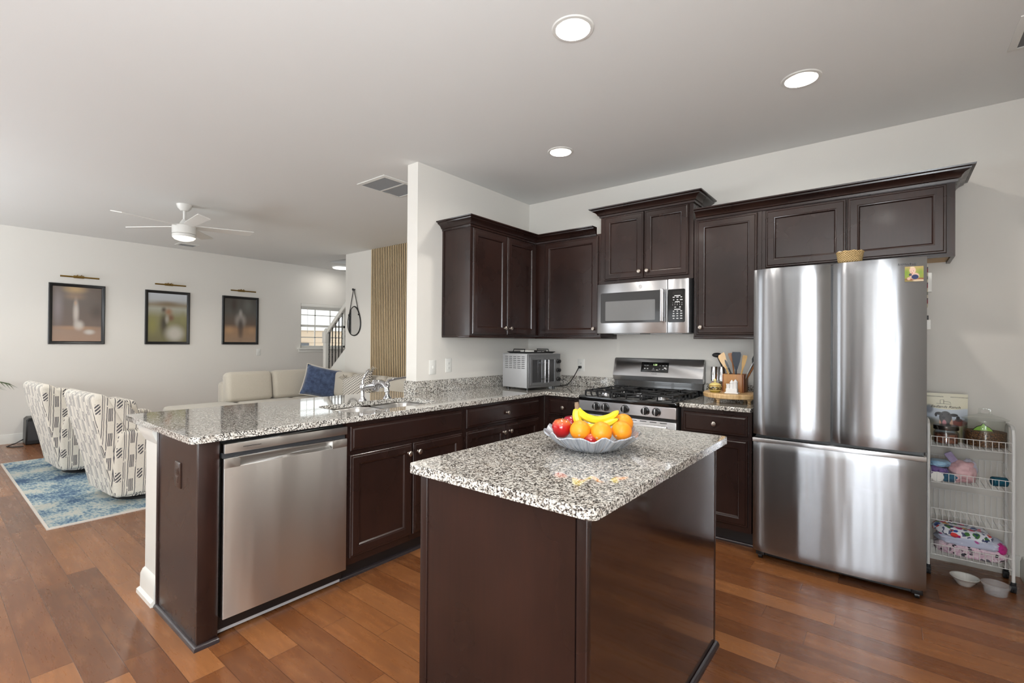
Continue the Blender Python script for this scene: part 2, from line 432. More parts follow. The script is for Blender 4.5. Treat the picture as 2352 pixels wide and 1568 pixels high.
# rear wall behind the camera with three daylight openings and an added unlit recess
OPEN = [(-4.9, -2.3, .55, 2.05), (-1.2, -.3, .55, 2.05), (.25, 2.05, .0, 2.30), (2.75, 3.45, .06, 2.08)]
b = B(); px = XW
for a, c, z0, z1 in OPEN:
    b.box(px, a, YB-.14, YB, 0, H); b.box(a, c, YB-.14, YB, 0, z0); b.box(a, c, YB-.14, YB, z1, H); px = c
b.box(px, XR, YB-.14, YB, 0, H); struct(b, 'wall_rear', 'wall')
b = B(); b.box(.13, .25, YB-2.6, YB-.14, 0, H); b.box(2.05, 2.17, YB-2.6, YB-.14, 0, H); b.box(.13, 2.17, YB-2.72, YB-2.6, 0, H); b.box(.13, 2.17, YB-2.72, YB-.14, H, H+.1); b.box(.13, 2.17, YB-2.72, YB-.14, -.1, 0)
struct(b, 'wall_added_recess', 'wall')  # unlit recess added out of view to darken the refrigerator's reflections
for k, (a, c, z0, z1) in enumerate(OPEN[:2]+OPEN[3:]):
    b = B(); y = YB-.015
    for (p, q, r, s_) in ((a, c, z0, z0+.05), (a, c, z1-.05, z1), (a, a+.05, z0, z1), (c-.05, c, z0, z1)): b.box(p, q, y-.012, y+.012, r, s_)
    nx = 3 if k == 0 else (2 if k == 1 else 1)
    for i in range(1, nx): b.box(a+(c-a)*i/nx-.03, a+(c-a)*i/nx+.03, y-.012, y+.012, z0, z1)
    if k < 2: b.box(a, c, y-.012, y+.012, (z0+z1)/2-.02, (z0+z1)/2+.02)
    else: b.box((a+c)/2-.04, (a+c)/2+.04, y-.012, y+.012, z0, z1)
    struct(b, 'window_%d' % (k+2) if k < 2 else 'door_1', 'trim')
# window 1 (hall window on the picture wall)
root = B(); x = XW-.07
for (p, q, r, s_) in ((wy0, wy1, wz0, wz0+.04), (wy0, wy1, wz1-.04, wz1), (wy0, wy0+.035, wz0, wz1), (wy1-.035, wy1, wz0, wz1), (wy0, wy1, 1.60, 1.645)):
    root.box(x-.02, x+.02, p, q, r, s_)
for k in range(1, 3):
    yy = wy0+(wy1-wy0)*k/3; root.box(x-.008, x+.008, yy-.009, yy+.009, wz0, wz1)
for zz in (1.40, 1.83): root.box(x-.008, x+.008, wy0, wy1, zz-.009, zz+.009)
w1 = struct(root, 'window_1', 'trim')
B().box(x-.003, x+.003, wy0+.02, wy1-.02, wz0+.02, wz1-.02).build('pane', 'glass', w1)
b = B(); b.box(XW-.05, XW+.075, wy0-.07, wy1+.07, wz0-.03, wz0, .004); b.box(XW, XW+.018, wy0-.04, wy1+.04, wz0-.085, wz0-.03, .003)
struct(b, 'trim_1', 'trim')
bl = thing('window_blind', 'white horizontal blind pulled up at the top of the hall window', 'blind', (XW-.02, (wy0+wy1)/2, wz1))
B().box(XW-.045, XW+.005, wy0+.005, wy1-.005, wz1-.06, wz1-.002, .004).build('valance', 'trim', bl)
b = B()
for k in range(11): b.box(XW-.043, XW+.0, wy0+.012, wy1-.012, wz1-.064-.0048*k, wz1-.061-.0048*k)
b.build('slats', 'trim', bl)
b = B(); b.tube([(XW-.0, wy0+.13, wz1-.06), (XW-.0, wy0+.132, wz1-.56)], .004, 6); b.build('wand', 'white', bl)
# baseboards
bp = [(0, 0), (.016, 0), (.016, .085), (.011, .1), (.009, .115), (0, .12)]
for nm, path in (('baseboard_picture', [(XW, wy1+1.05), (XW, YB)]), ('baseboard_back', [(XR, 0), (3.10, 0)]), ('baseboard_living', [(-4.081, YS+.12), (-4.081, YS), (-.126, YS)][::-1]),
                 ('baseboard_right', [(XR, YB), (XR, -.0)][::-1])):
    P = path if nm in ('baseboard_living',) else path
    bb = B()
    if nm == 'baseboard_picture': P = [(XW, 2.6), (XW, YB)][::-1]
    if nm == 'baseboard_back': P = [(3.10, 0), (XR-.017, 0)]
    if nm == 'baseboard_living': P = [(-4.081, YS+.12), (-4.081, YS), (-.126, YS)]
    if nm == 'baseboard_right': P = [(XR, -.0), (XR, YB)]
    bb.sweep(P, bp); struct(bb, nm, 'trim')
# the neighbour's siding outside the hall window
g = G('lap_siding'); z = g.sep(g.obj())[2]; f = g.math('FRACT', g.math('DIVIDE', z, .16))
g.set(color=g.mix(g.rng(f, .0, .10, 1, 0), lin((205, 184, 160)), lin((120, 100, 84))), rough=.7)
t = thing('neighbor_house', 'tan lap-sided house wall seen through the hall window', 'house', (-9.5, 2.5, 0))
b = B(); b.box(-9.7, -9.5, -2, 9, 0, 1.62); b.build('siding', g.m, t)
B().box(-9.52, -9.42, -2, 9, 1.62, 1.70).build('fascia', 'trim', t)
b = B(); b.box(-9.5, -9.47, 2.02, 2.75, .75, 1.28); b.build('house_window', 'inkgrey', t)
# ------------------------------------------------------------------ ceiling fittings
DL = ['recessed ceiling downlight nearest the camera, over the kitchen island', 'recessed ceiling downlight in front of the refrigerator', 'recessed ceiling downlight in the corner over the range side',
      'recessed ceiling downlight outside the view, over the end of the peninsula', 'recessed ceiling downlight outside the view, above the camera', 'recessed ceiling downlight outside the view, by the patio door', 'recessed ceiling downlight outside the view, by the dining window']
t0 = None
for k, (x, y) in enumerate(DOWN):
    if t0 is None:
        t0 = thing('recessed_downlight', DL[0], 'ceiling light', (x, y, H), group='recessed downlights')
        B().lathe([(.074, H-.001), (.078, H-.006), (.092, H-.005), (.097, H-.0005)], (x, y, 0), 36, closed=True).build('trim_ring', 'white', t0)
        B().lathe([(.074, H-.001), (.066, H+.025), (.052, H+.055), (.054, H+.055), (.077, H-.001)], (x, y, 0), 36, closed=True).build('baffle', 'white', t0)
        B().cyl((x, y, H+.052), (x, y, H+.06), .053, n=32).build('lens', 'lamp', t0)
    else:
        if k > 2: continue
        c = ctree(t0); c.location = (x, y, H); c['label'] = DL[k]
t = thing('flush_light', 'round flush ceiling light near the hall window', 'ceiling light', (-5.30, 1.12, H))
B().cyl((-5.30, 1.12, H-.02), (-5.30, 1.12, H), .165, n=36).build('base', 'white', t)
B().lathe([(.155, H-.02), (.15, H-.034), (.12, H-.042), (0, H-.045)], (-5.30, 1.12, 0), 36).build('diffuser', 'lamp', t)
def vent(name, label, x0, x1, y0, y1, div, axis='y'):
    t = thing(name, label, 'vent', ((x0+x1)/2, (y0+y1)/2, H))
    b = B(); f = .028
    b.sweep([(x0, y0), (x0, y1), (x1, y1), (x1, y0)], [(0, H), (0, H-.006), (f, H-.012), (f, H)], closed=True)
    if div: b.box(x0+f, x1-f, (y0+y1)/2-.008, (y0+y1)/2+.008, H-.010, H) if axis == 'y' else b.box((x0+x1)/2-.008, (x0+x1)/2+.008, y0+f, y1-f, H-.010, H)
    b.build('frame', 'white', t)
    b = B(); n = 22
    for k in range(n):
        xx = x0+f+(x1-x0-2*f)*(k+.5)/n; b.prism([(xx-.006, H-.009), (xx-.005, H-.009), (xx+.004, H-.001), (xx+.003, H-.001)], 'xz', y0+f, y1-f)
    b.build('louvers', 'louver', t)
    B().box(x0+f, x1-f, y0+f, y1-f, H-.0015, H-.0005).build('backing', 'charcoal', t)
vent('return_air_vent', 'white return air grille on the ceiling beside the wall end', -.862, -.46, -1.475, -.99, True, 'y')
vent('supply_vent', 'small white ceiling vent beyond the ceiling fan near the picture wall', -5.42, -5.2, -1.56, -1.30, False)
vent('wall_vent', 'white ceiling vent at the right edge above the pet cart', 3.385, 3.52, -1.0, -.68, False)

# ------------------------------------------------------------------ ceiling fan
fx, fy = -2.91, -2.2
t = thing('ceiling_fan', 'white five-blade ceiling fan with a lit lamp in the living room', 'ceiling fan', (fx, fy, H))
B().lathe([(.0, 2.685), (.034, 2.69), (.062, 2.72), (.073, H)], (fx, fy, 0)).build('canopy', 'fanwhite', t)
B().cyl((fx, fy, 2.585), (fx, fy, 2.69), .013).build('downrod', 'fanwhite', t)
B().lathe([(0, 2.60), (.02, 2.597), (.042, 2.56), (.046, 2.535), (0, 2.535)], (fx, fy, 0)).build('coupling', 'fanwhite', t)
B().lathe([(0, 2.537), (.085, 2.537), (.106, 2.530), (.110, 2.52), (.108, 2.443), (0, 2.443)], (fx, fy, 0), 36).build('motor_housing', 'fanwhite', t)
B().lathe([(0, 2.440), (.106, 2.440), (.108, 2.434), (.106, 2.408), (0, 2.408)], (fx, fy, 0), 36).build('light_ring', 'fanwhite', t)
B().lathe([(0, 2.370), (.045, 2.373), (.085, 2.387), (.104, 2.408), (0, 2.409)], (fx, fy, 0), 36).build('lamp_lens', 'fanlamp', t)
for k in range(5):
    a = math.radians(-2+72*k); m = Matrix.Translation((fx, fy, 2.525)) @ Matrix.Rotation(a, 4, 'Z') @ Matrix.Rotation(math.radians(-11), 4, 'X')
    bb = B(); q = bmesh.new()
    pts = [(.08, -.026), (.14, -.046), (.62, -.062), (.645, -.058), (.61, .058), (.14, .05), (.08, .028)]
    lo = [q.verts.new((x, y, -.004)) for x, y in pts]; hi = [q.verts.new((x, y, .004)) for x, y in pts]
    q.faces.new(lo); q.faces.new(hi[::-1])
    for i in range(7): q.faces.new((lo[i], hi[i], hi[(i+1) % 7], lo[(i+1) % 7]))
    bb._add(q, m); bb.build('blade', 'fanwhite', t)
# ------------------------------------------------------------------ picture wall
def blobs(name, bg, items, rough=.25):
    """soft or hard ellipses of colour in UV space; bg = vertical list of (v, rgb)"""
    g = G(name); uv = g.uv(); v = g.sep(uv)[1]
    c = g.ramp(v, [(p, lin(q)) for p, q in bg])
    for u0, v0, ru, rv, rgb, soft, st in items:
        d = g.vm('LENGTH', g.vm('MULTIPLY', g.vm('SUBTRACT', uv, (u0, v0, 0)), (1/ru, 1/rv, 0)))
        c = g.mix(g.rng(d, 1-soft, 1, st, 0, True), c, lin(rgb))
    g.set(color=c, rough=rough); return g.m
PIC = [blobs('photo_aisle', [(0, (168, 140, 122)), (.2, (160, 136, 120)), (.3, (118, 104, 96)), (.7, (104, 94, 88)), (1, (112, 100, 92))],
             [(.45, .95, .34, .12, (190, 158, 112), 1, .9), (.45, .82, .3, .1, (150, 122, 98), 1, .7), (.12, .6, .16, .5, (140, 130, 132), 1, .8), (.88, .55, .2, .2, (84, 76, 72), 1, .7), (.5, .25, .8, .06, (182, 146, 116), 1, .7), (.47, .52, .09, .34, (196, 186, 178), .9, .95), (.53, .30, .15, .13, (206, 198, 190), .9, .9), (.74, .18, .16, .07, (206, 200, 194), .9, .9), (.46, .70, .05, .07, (196, 160, 130), 1, .6)]),
       blobs('photo_field', [(0, (118, 112, 84)), (.5, (140, 136, 100)), (.68, (172, 170, 156)), (.76, (150, 140, 120)), (.86, (188, 190, 192)), (1, (198, 202, 208))],
             [(.5, .78, .5, .09, (128, 110, 88), 1, .8), (.12, .35, .2, .3, (146, 142, 84), 1, .7), (.40, .38, .16, .36, (72, 66, 62), 1, .9), (.40, .66, .1, .09, (86, 76, 66), 1, .9), (.52, .62, .14, .12, (158, 116, 90), 1, .9), (.58, .5, .13, .12, (126, 84, 72), 1, .8), (.48, .47, .08, .14, (176, 170, 160), 1, .8), (.68, .18, .34, .24, (196, 190, 180), .8, .95), (.88, .5, .12, .2, (150, 146, 104), 1, .6)]),
       blobs('photo_arch', [(0, (158, 132, 110)), (.3, (160, 128, 100)), (.42, (104, 90, 80)), (.7, (92, 90, 86)), (1, (84, 80, 76))],
             [(.3, .85, .16, .3, (70, 60, 56), 1, .8), (.72, .85, .22, .25, (112, 112, 106), 1, .7), (.5, .50, .24, .22, (168, 160, 154), .8, .85), (.5, .66, .09, .14, (172, 166, 160), 1, .8), (.5, .40, .14, .24, (82, 74, 70), .9, .95), (.5, .22, .14, .26, (92, 80, 72), 1, .8), (.16, .28, .22, .12, (186, 148, 112), 1, .7), (.85, .28, .2, .12, (182, 146, 114), 1, .7), (.5, .08, .6, .05, (150, 126, 106), 1, .6)])]
FR = [('black framed print of a blurred bride in a long white gown, leftmost on the wall', -2.865), ('black framed print of a blurred couple in a green field, middle on the wall', -1.822), ('black framed print of a blurred white arch, rightmost on the wall', -.773)]
PLL = ['slim brass picture light above the leftmost framed print', 'slim brass picture light above the middle framed print', 'slim brass picture light above the rightmost framed print']
x = XW; fr0 = None
for k, (lab, y0) in enumerate(FR):
    w, z0, h = .58, 1.262, .816
    t = thing('framed_print', lab, 'framed print', (x, y0+w/2, z0), group='framed prints on the picture wall')
    B().panel((x+.001, y0, z0), (0, 1, 0), (0, 0, 1), (1, 0, 0), w, h, [(0, 0), (0, .024), (.008, .028), (.03, .02), (.038, .013), (.04, .006)], cap=False).build('frame', 'black', t)
    B().poly([(x+.008, y0+.03, z0+.03), (x+.008, y0+w-.03, z0+.03), (x+.008, y0+w-.03, z0+h-.03), (x+.008, y0+.03, z0+h-.03)]).build(
        'print', PIC[k], t, uvfn=lambda co, y0=y0: ((co.y-y0-.03)/(w-.06), (co.z-z0-.03)/(h-.06)))
    if k == 0:
        yc = y0+.30; zc = 2.17
        pl = thing('picture_light', PLL[0], 'picture light', (x, yc, zc), group='brass picture lights')
        B().box(x, x+.012, yc-.055, yc+.055, zc-.008, zc+.028, .003).build('backplate', 'brass', pl)
        b = B(); b.tube([(x+.01, yc-.02, zc+.015), (x+.045, yc-.02, zc+.03), (x+.085, yc-.015, zc+.006)], .006, 8); b.tube([(x+.01, yc+.02, zc+.015), (x+.045, yc+.02, zc+.03), (x+.085, yc+.015, zc+.006)], .006, 8); b.build('arm', 'brass', pl)
        B().cyl((x+.09, yc-.2, zc), (x+.09, yc+.2, zc), .011, n=14).build('lamp_tube', 'brass', pl)
    else:
        c = ctree(pl); c.location = (x, y0+.30, zc); c['label'] = PLL[k]
# switch and outlet plates
def plate(name, label, cat, o, u, n, mat='white', kind='outlet', w=.072, h=.118, ink='inkgrey'):
    u, n = Vector(u), Vector(n); v = Vector((0, 0, 1)); o = Vector(o)
    t = thing(name, label, cat, tuple(o))
    B().panel(o-u*w/2-v*h/2, u, v, n, w, h, [(0, 0), (0, .003), (.005, .006)]).build('cover_plate', mat, t)
    if kind == 'outlet':
        for s_ in (-1, 1):
            c = o+v*.0195*s_
            r = B(); r.panel(c-u*.0165-v*.0145, u, v, n, .033, .029, [(0, .0055), (0, .0075), (.001, .008)]); rc = r.build('receptacle', mat, t)
            r = B()
            for q in (-1, 1): r.panel(c+u*.0065*q-u*.0012-v*.003, u, v, n, .0024, .008, [(0, .0078), (0, .0083)])
            r.panel(c-u*.0025-v*.0105, u, v, n, .005, .005, [(0, .0078), (0, .0083)])
            r.build('slots', ink, rc)
    else:
        nt = 2 if kind == 'double' else 1
        for q in range(nt):
            c = o+u*((q-.5)*.046 if nt == 2 else 0)
            B().panel(c-u*.0055-v*.012, u, v, n, .011, .024, [(0, .0055), (0, .009), (.002, .014)]).build('toggle', mat, t)
    return t
plate('light_switch', 'white light switch on the picture wall below the rightmost print', 'switch', (XW, -.177, 1.128), (0, 1, 0), (1, 0, 0), kind='switch')
plate('light_switch', 'white light switch left of the outlet on the short kitchen wall', 'switch', (0, -1.32, 1.117), (0, 1, 0), (1, 0, 0), kind='switch')
plate('outlet', 'white outlet right of the light switch on the short kitchen wall', 'outlet', (0, -1.139, 1.127), (0, 1, 0), (1, 0, 0))
plate('outlet', 'white outlet on the back wall left of the range, with a plug in it', 'outlet', (.629, 0, 1.115), (1, 0, 0), (0, -1, 0))
# ------------------------------------------------------------------ slat panel, mirror
g = G('oak_slat_wood'); n_ = g.noise(g.vm('MULTIPLY', g.obj(), (60, 60, 2)), 1.5, 3.); g.set(color=g.ramp(n_, [(.3, lin((196, 168, 128))), (.7, lin((222, 198, 158)))]), rough=.5); M['oak'] = g.m
t = thing('slat_panel', 'oak wood slat panel on dark felt covering the living room wall', 'wall panel', (-2.4, YS, 0))
B().box(-3.37, -1.3, YS-.009, YS-.001, .12, H-.002).build('felt_backing', 'kick', t)
xs = -3.36; k = 0
while xs < -1.33:
    bb = B(); bb.box(xs, xs+.0195, YS-.014, YS-.009, .12, H-.002); bb.build('slat', 'oak', t); xs += .0412
t = thing('wall_mirror', 'teardrop mirror with black rim hanging from a hook by the slat panel', 'mirror', (-3.815, YS, 2.16))
mx = -3.815
def tear(n=40, k=1.):
    P = []
    for i in range(n):
        a = 2*PI*i/n; zz = math.cos(a); r = math.sin(a)
        wd = .172*(1-.20*zz)
        P.append((mx+wd*r*k, 1.655+.232*zz*k))
    return P
B().prism(tear(), 'xz', YS-.014, YS-.004).build('glass', 'mirror', t)
B().tube([(p[0], YS-.01, p[1]) for p in tear()], .010, 8, True).build('rim', 'black', t)
B().lathe([(0, 0), (.008, 0), (.008, .03), (.02, .032), (.02, .042), (0, .044)], (mx, YS, 2.16), 16, (0, -1, 0)).build('hook', 'black', t)
b = B(); b.tube([(mx-.135, YS-.014, 1.76), (mx-.01, YS-.022, 2.16), (mx+.01, YS-.022, 2.16), (mx+.135, YS-.014, 1.76)], .006, 6)
for s_ in (-1, 1): b.cyl((mx+.137*s_, YS-.026, 1.755), (mx+.137*s_, YS-.004, 1.755), .013, n=12)
b.build('strap', 'black', t)
# ------------------------------------------------------------------ stairs
t = thing('staircase', 'staircase rising to the right behind the sofa with white skirt board', 'stairs', (-4.6, 1.0, 0))
sl = .2/.255
for k in range(9):
    x0 = -4.70+.255*k; z0 = .185*k; 
    B().box(x0, x0+.28, .63, 1.6, z0+.155, z0+.185, .004).build('tread', 'floor', t)
    B().box(x0+.012, x0+.03, .63, 1.6, z0, z0+.155).build('riser', 'trim', t)
b = B(); b.prism([(-4.693, 0), (-4.09, 0), (-4.09, 1.21), (-4.693, .735)], 'xz', .46, .50); b.build('skirt_board', 'trim', t)
t = thing('stair_railing', 'white stair rail with newel post and black iron balusters', 'railing', (-4.72, .5, .0))
b = B(); b.box(-4.775, -4.695, .46, .54, 0, 1.30, .004); b.build('newel_post', 'trim', t)
b = B(); b.box(-4.788, -4.682, .447, .553, 1.30, 1.49, .006); b.box(-4.765, -4.705, .47, .53, 1.49, 1.51); b.lathe([(.035, 1.51), (.042, 1.515), (.042, 1.525), (.03, 1.535), (.026, 1.55), (0, 1.556)], (-4.735, .5, 0), 16); b.build('newel_cap', 'trim', t)
def rz(x): return 1.455+(x+4.68)*.80
b = B(); b.prism([(-4.685, rz(-4.685)), (-4.085, rz(-4.085)), (-4.085, rz(-4.085)+.085), (-4.685, rz(-4.685)+.085)], 'xz', .467, .533); o = b.build('handrail', 'trim', t); bevel(o, .012)
for k in range(6):
    xx = -4.645+.098*k; zb = .73+(xx+4.70)*.787
    b = B(); P = []
    b.box(xx-.006, xx+.006, .494, .506, zb, rz(xx)+.004)
    zm = (zb+rz(xx))/2
    tw = [(xx+.007*math.cos(i*.9), .5+.007*math.sin(i*.9), zm-.16+.32*i/28) for i in range(29)]
    b.tube(tw, .0045, 5); b.build('baluster', 'iron', t)
# ================================================================== CABINETS
DOOR = [(0, 0), (0, .012), (.004, .0165), (.011, .0165), (.016, .020), (.050, .020), (.054, .0175), (.058, .0165), (.064, .0085), (.067, .0085)]
DRAW = [(0, 0), (0, .012), (.004, .0165), (.013, .0165), (.02, .021), (.024, .021)]
def knob(par, o, n):
    B().lathe([(.0, 0), (.0085, 0), (.006, .004), (.0055, .012), (.009, .016), (.0155, .019), (.016, .023), (.012, .027), (0, .0285)], o, 18, n).build('knob', 'nickel', par)
def front(par, name, o, u, n, w, h, kpos=None, loops=DOOR):
    o, u, n = Vector(o), Vector(u), Vector(n)
    d = B().panel(o, u, (0, 0, 1), n, w, h, loops).build(name, 'wood', par, 20)
    if kpos: knob(d, tuple(o+u*kpos[0]+Vector((0, 0, kpos[1]))+n*.0205), tuple(n))
    return d
X, Y = (1, 0, 0), (0, 1, 0); NX, NY = (1, 0, 0), (0, -1, 0)
FX = .628        # face-frame plane of the peninsula run
ZC0, ZC1 = .884, .914
SHOE = [(0, 0), (.017, 0), (.0165, .007), (.012, .014), (.006, .018), (0, .019)]
# end panel with filler stile
t = thing('peninsula_end_panel', 'dark wood end panel of the peninsula with a brown outlet in it', 'cabinet panel', (.37, -3.2, 0))
b = B(); b.box(.112, FX, -3.212, -3.196, .0, ZC0); b.box(.095, .112, -3.22, -3.20, 0, ZC0, .004); b.build('side_panel', 'wood', t)
B().box(FX-.02, FX+.004, -3.214, -3.132, 0, ZC0, .002).build('filler_stile', 'wood', t)
b = B(); b.sweep([(.10, -3.212), (FX+.004, -3.212), (FX+.004, -3.130)], SHOE); b.build('shoe_molding', 'shoe', t)
plate('outlet', 'brown outlet on the dark end panel of the peninsula', 'outlet', (.384, -3.2125, .704), X, NY, mat=wood_dark('brown_plastic', (52, 34, 26), (62, 42, 32), .3), ink='black')
# white knee wall
b = B(); b.box(-.118, .0945, -3.208, -1.492, 0, ZC0-.001); o = struct(b, 'wall_peninsula', 'trim')
b = B()
b.sweep([(-.118, -1.50), (-.118, -3.208), (.0945, -3.208)], [(0, 0), (.03, 0), (.029, .02), (.017, .032), (.016, .10), (.008, .125), (0, .135)])
struct(b, 'trim_2', 'trim')
b = B(); b.sweep([(-.118, -1.50), (-.118, -3.208), (.0945, -3.208)], [(0, .80), (.004, .80), (.008, .808), (.02, .835), (.03, .86), (.03, ZC0-.002), (0, ZC0-.002)])
struct(b, 'trim_3', 'trim')
# sink base and drawer base
def base_box(t, x0, x1, y0, y1, side, kick=.06):
    b = B()
    if side == 'x': b.box(x0, x1, y0, y1, .10, ZC0-.002); b.build('carcass', 'wood', t); B().box(x0, x1-kick, y0, y1, 0, .10).build('toe_kick', 'kick', t)
    else: b.box(x0, x1, y0, y1, .10, ZC0-.002); b.build('carcass', 'wood', t); B().box(x0, x1, y0+kick, y1, 0, .10).build('toe_kick', 'kick', t)
t = thing('sink_base_cabinet', 'dark wood sink base cabinet between dishwasher and drawer cabinet', 'cabinet', (.36, -2.05, 0))
b = B(); ya, yb = -2.508, -1.602      # open-topped so that the sink hangs inside
F0 = FX-.02; zt = ZC0-.002
b.box(.112, F0, ya, ya+.018, .118, zt); b.box(.112, F0, yb-.018, yb, .118, zt); b.box(.10, F0, ya, yb, .10, .118); b.box(.10, .112, ya, yb, .118, zt)
b.box(F0, FX, ya, ya+.03, .10, zt); b.box(F0, FX, yb-.03, yb, .10, zt)
for z0, z1 in ((.10, .15), (.67, .72), (.845, zt)): b.box(F0, FX, ya+.03, yb-.03, z0, z1)
b.box(F0, FX, -2.07, -2.03, .15, .67)
b.build('carcass', 'wood', t); B().box(.10, FX-.06, ya, yb, 0, .10).build('toe_kick', 'kick', t)
front(t, 'false_drawer_front', (FX, -2.487, .722), Y, NX, .868, .135, None, DRAW)
front(t, 'door', (FX, -2.487, .140), Y, NX, .428, .560, (.395, .505))
front(t, 'door', (FX, -2.050, .140), Y, NX, .428, .560, (.034, .505))
b = B(); b.sweep([(FX-.06, -2.508), (FX-.06, -.60)], SHOE); struct(b, 'trim_4', 'shoe')
t = thing('drawer_base_cabinet', 'dark wood base cabinet with one wide drawer left of the corner', 'cabinet', (.36, -1.1, 0))
base_box(t, .10, FX, -1.600, -.612, 'x')
front(t, 'drawer', (FX, -1.580, .722), Y, NX, .870, .135, (.435, .0675), DRAW)
front(t, 'door', (FX, -1.580, .140), Y, NX, .430, .560, (.397, .505))
front(t, 'door', (FX, -1.142, .140), Y, NX, .430, .560, (.034, .505))
b = B(); b.box(FX-.001, FX+.002, -.6125, -.6095, .10, ZC0-.002); 
b.build('scribe_strip', 'nickel', t)
t = thing('corner_base_cabinet', 'narrow dark wood base cabinet left of the range', 'cabinet', (.81, -.3, 0))
base_box(t, FX+.004, .997, -.608, -.02, 'y')
front(t, 'drawer', (.680, -.608, .722), X, NY, .300, .135, (.15, .0675), DRAW)
front(t, 'door', (.680, -.608, .140), X, NY, .300, .560, (.27, .505))
t = thing('range_side_base_cabinet', 'dark wood base cabinet between range and refrigerator', 'cabinet', (2.02, -.3, 0))
base_box(t, 1.790, 2.246, -.608, -.02, 'y')
front(t, 'drawer', (1.812, -.608, .722), X, NY, .414, .135, (.207, .0675), DRAW)
front(t, 'door', (1.812, -.608, .140), X, NY, .414, .560, (.034, .505))
b = B(); b.sweep([(1.790, -.548), (2.246, -.548)], SHOE); struct(b, 'trim_5', 'shoe')
# countertops
def rc(x, y, r, a0): return arc(x, y, r, a0, a0+90, 5)
CB = -.3256
outer = [(CB, -1.492)] + rc(CB+.03, -3.254+.03, .03, 180) + rc(.667-.03, -3.254+.03, .03, 270) + [(.667, -.66)] + [(.678, -.649)] + [(.998, -.649), (.998, -.001), (.001, -.001), (.001, -1.492)]
sink_hole = rrect(.130, .535, -2.420, -1.700, .09, 8)
t = thing('peninsula_countertop', 'speckled granite L-shaped countertop of peninsula and corner, with the sink', 'countertop', (.2, -2.2, ZC0))
o = slab(outer, [sink_hole], ZC0, ZC1).build('slab', 'granite', t); bevel(o, .007, 3)
b = B(); b.box(.001, .021, -1.492, -.001, ZC1, 1.012); b.box(-.127, .021, -1.512, -1.4905, ZC1, 1.012); b.box(.021, .998, -.021, -.001, ZC1, 1.012)
o = b.build('backsplash', 'granite', t); bevel(o, .002, 1)
t = thing('range_side_countertop', 'short granite countertop between range and refrigerator', 'countertop', (2.02, -.3, ZC0))
o = slab([(1.790, -.649), (2.250, -.649), (2.250, -.001), (1.790, -.001)], [], ZC0, ZC1).build('slab', 'granite', t); bevel(o, .007, 3)
b = B(); b.box(1.790, 2.250, -.021, -.001, ZC1, 1.012); o = b.build('backsplash', 'granite', t); bevel(o, .002, 1)
# sink: two steel bowls hung under the slab
t = thing('kitchen_sink', 'stainless double-bowl sink set under the granite counter', 'sink', (.33, -2.06, .88))
for (a, c, dep) in ((-2.432, -2.075, .20), (-2.045, -1.688, .20)):
    b = B(); L = []
    for ins, zz in ((-.0, .8835), (.012, .872), (.02, .75), (.03, .70), (.06, .685), (.14, .683)):
        ring = rrect(.118+ins, .547-ins, a+ins, c-ins, max(.10-ins*.3, .012), 6); L.append([b.bm.verts.new((px, py, zz)) for px, py in ring])
    for i in range(len(L)-1):
        n_ = len(L[i])
        for k in range(n_): b.bm.faces.new((L[i][k], L[i][(k+1) % n_], L[i+1][(k+1) % n_], L[i+1][k]))
    b.bm.faces.new(L[-1]); b.build('bowl', 'steeldw', t)
    B().cyl((.33, (a+c)/2, .6835), (.33, (a+c)/2, .687), .045).build('drain', 'chrome', t)
b = B(); b.box(.15, .515, -2.085, -2.035, .868, .878, .004); b.build('divider', 'steel', t)
# faucet
t = thing('kitchen_faucet', 'chrome two-legged bridge faucet with lever handles behind the sink', 'faucet', (.09, -1.94, ZC1))
ZB = 1.005
for yy in (-2.04, -1.835):
    b = B(); b.lathe([(.029, ZC1), (.028, ZC1+.006), (.018, ZC1+.018), (.013, ZC1+.03), (.0125, ZB-.02), (.019, ZB-.012), (.021, ZB), (.019, ZB+.016), (.012, ZB+.024), (0, ZB+.026)], (.09, yy, 0), 24)
    b.build('leg', 'chrome', t)
b = B(); b.cyl((.09, -2.04, ZB), (.09, -1.835, ZB), .013, n=20); b.cyl((.09, -2.035, ZB+.002), (.09, -1.945, ZB+.006), .019, .024, n=24); b.build('bridge', 'chrome', t)
b = B(); b.lathe([(0, -.045), (.02, -.042), (.03, -.02), (.033, 0), (.029, .02), (.016, .036), (0, .04)], (.092, -1.937, ZB+.01), 28); b.build('body', 'chrome', t)
pts = [(.095, -1.94, ZB+.012), (.13, -1.945, ZB+.028), (.18, -1.955, ZB+.035), (.235, -1.967, ZB+.026), (.27, -1.975, ZB+.004), (.278, -1.977, ZB-.022)]
b = B(); b.tube(pts, [.022, .022, .021, .019, .017, .017], 18); b.build('spout', 'chrome', t)
b = B(); b.tube([(.09, -2.04, ZB+.02), (.085, -2.035, ZB+.055), (.08, -2.0, ZB+.10), (.078, -1.985, ZB+.115)], [.010, .008, .009, .007], 12); b.build('lever', 'chrome', t)
b = B(); b.tube([(.09, -1.835, ZB+.02), (.088, -1.82, ZB+.036), (.086, -1.75, ZB+.044), (.085, -1.665, ZB+.05)], [.011, .010, .009, .008], 12); b.build('lever', 'chrome', t)
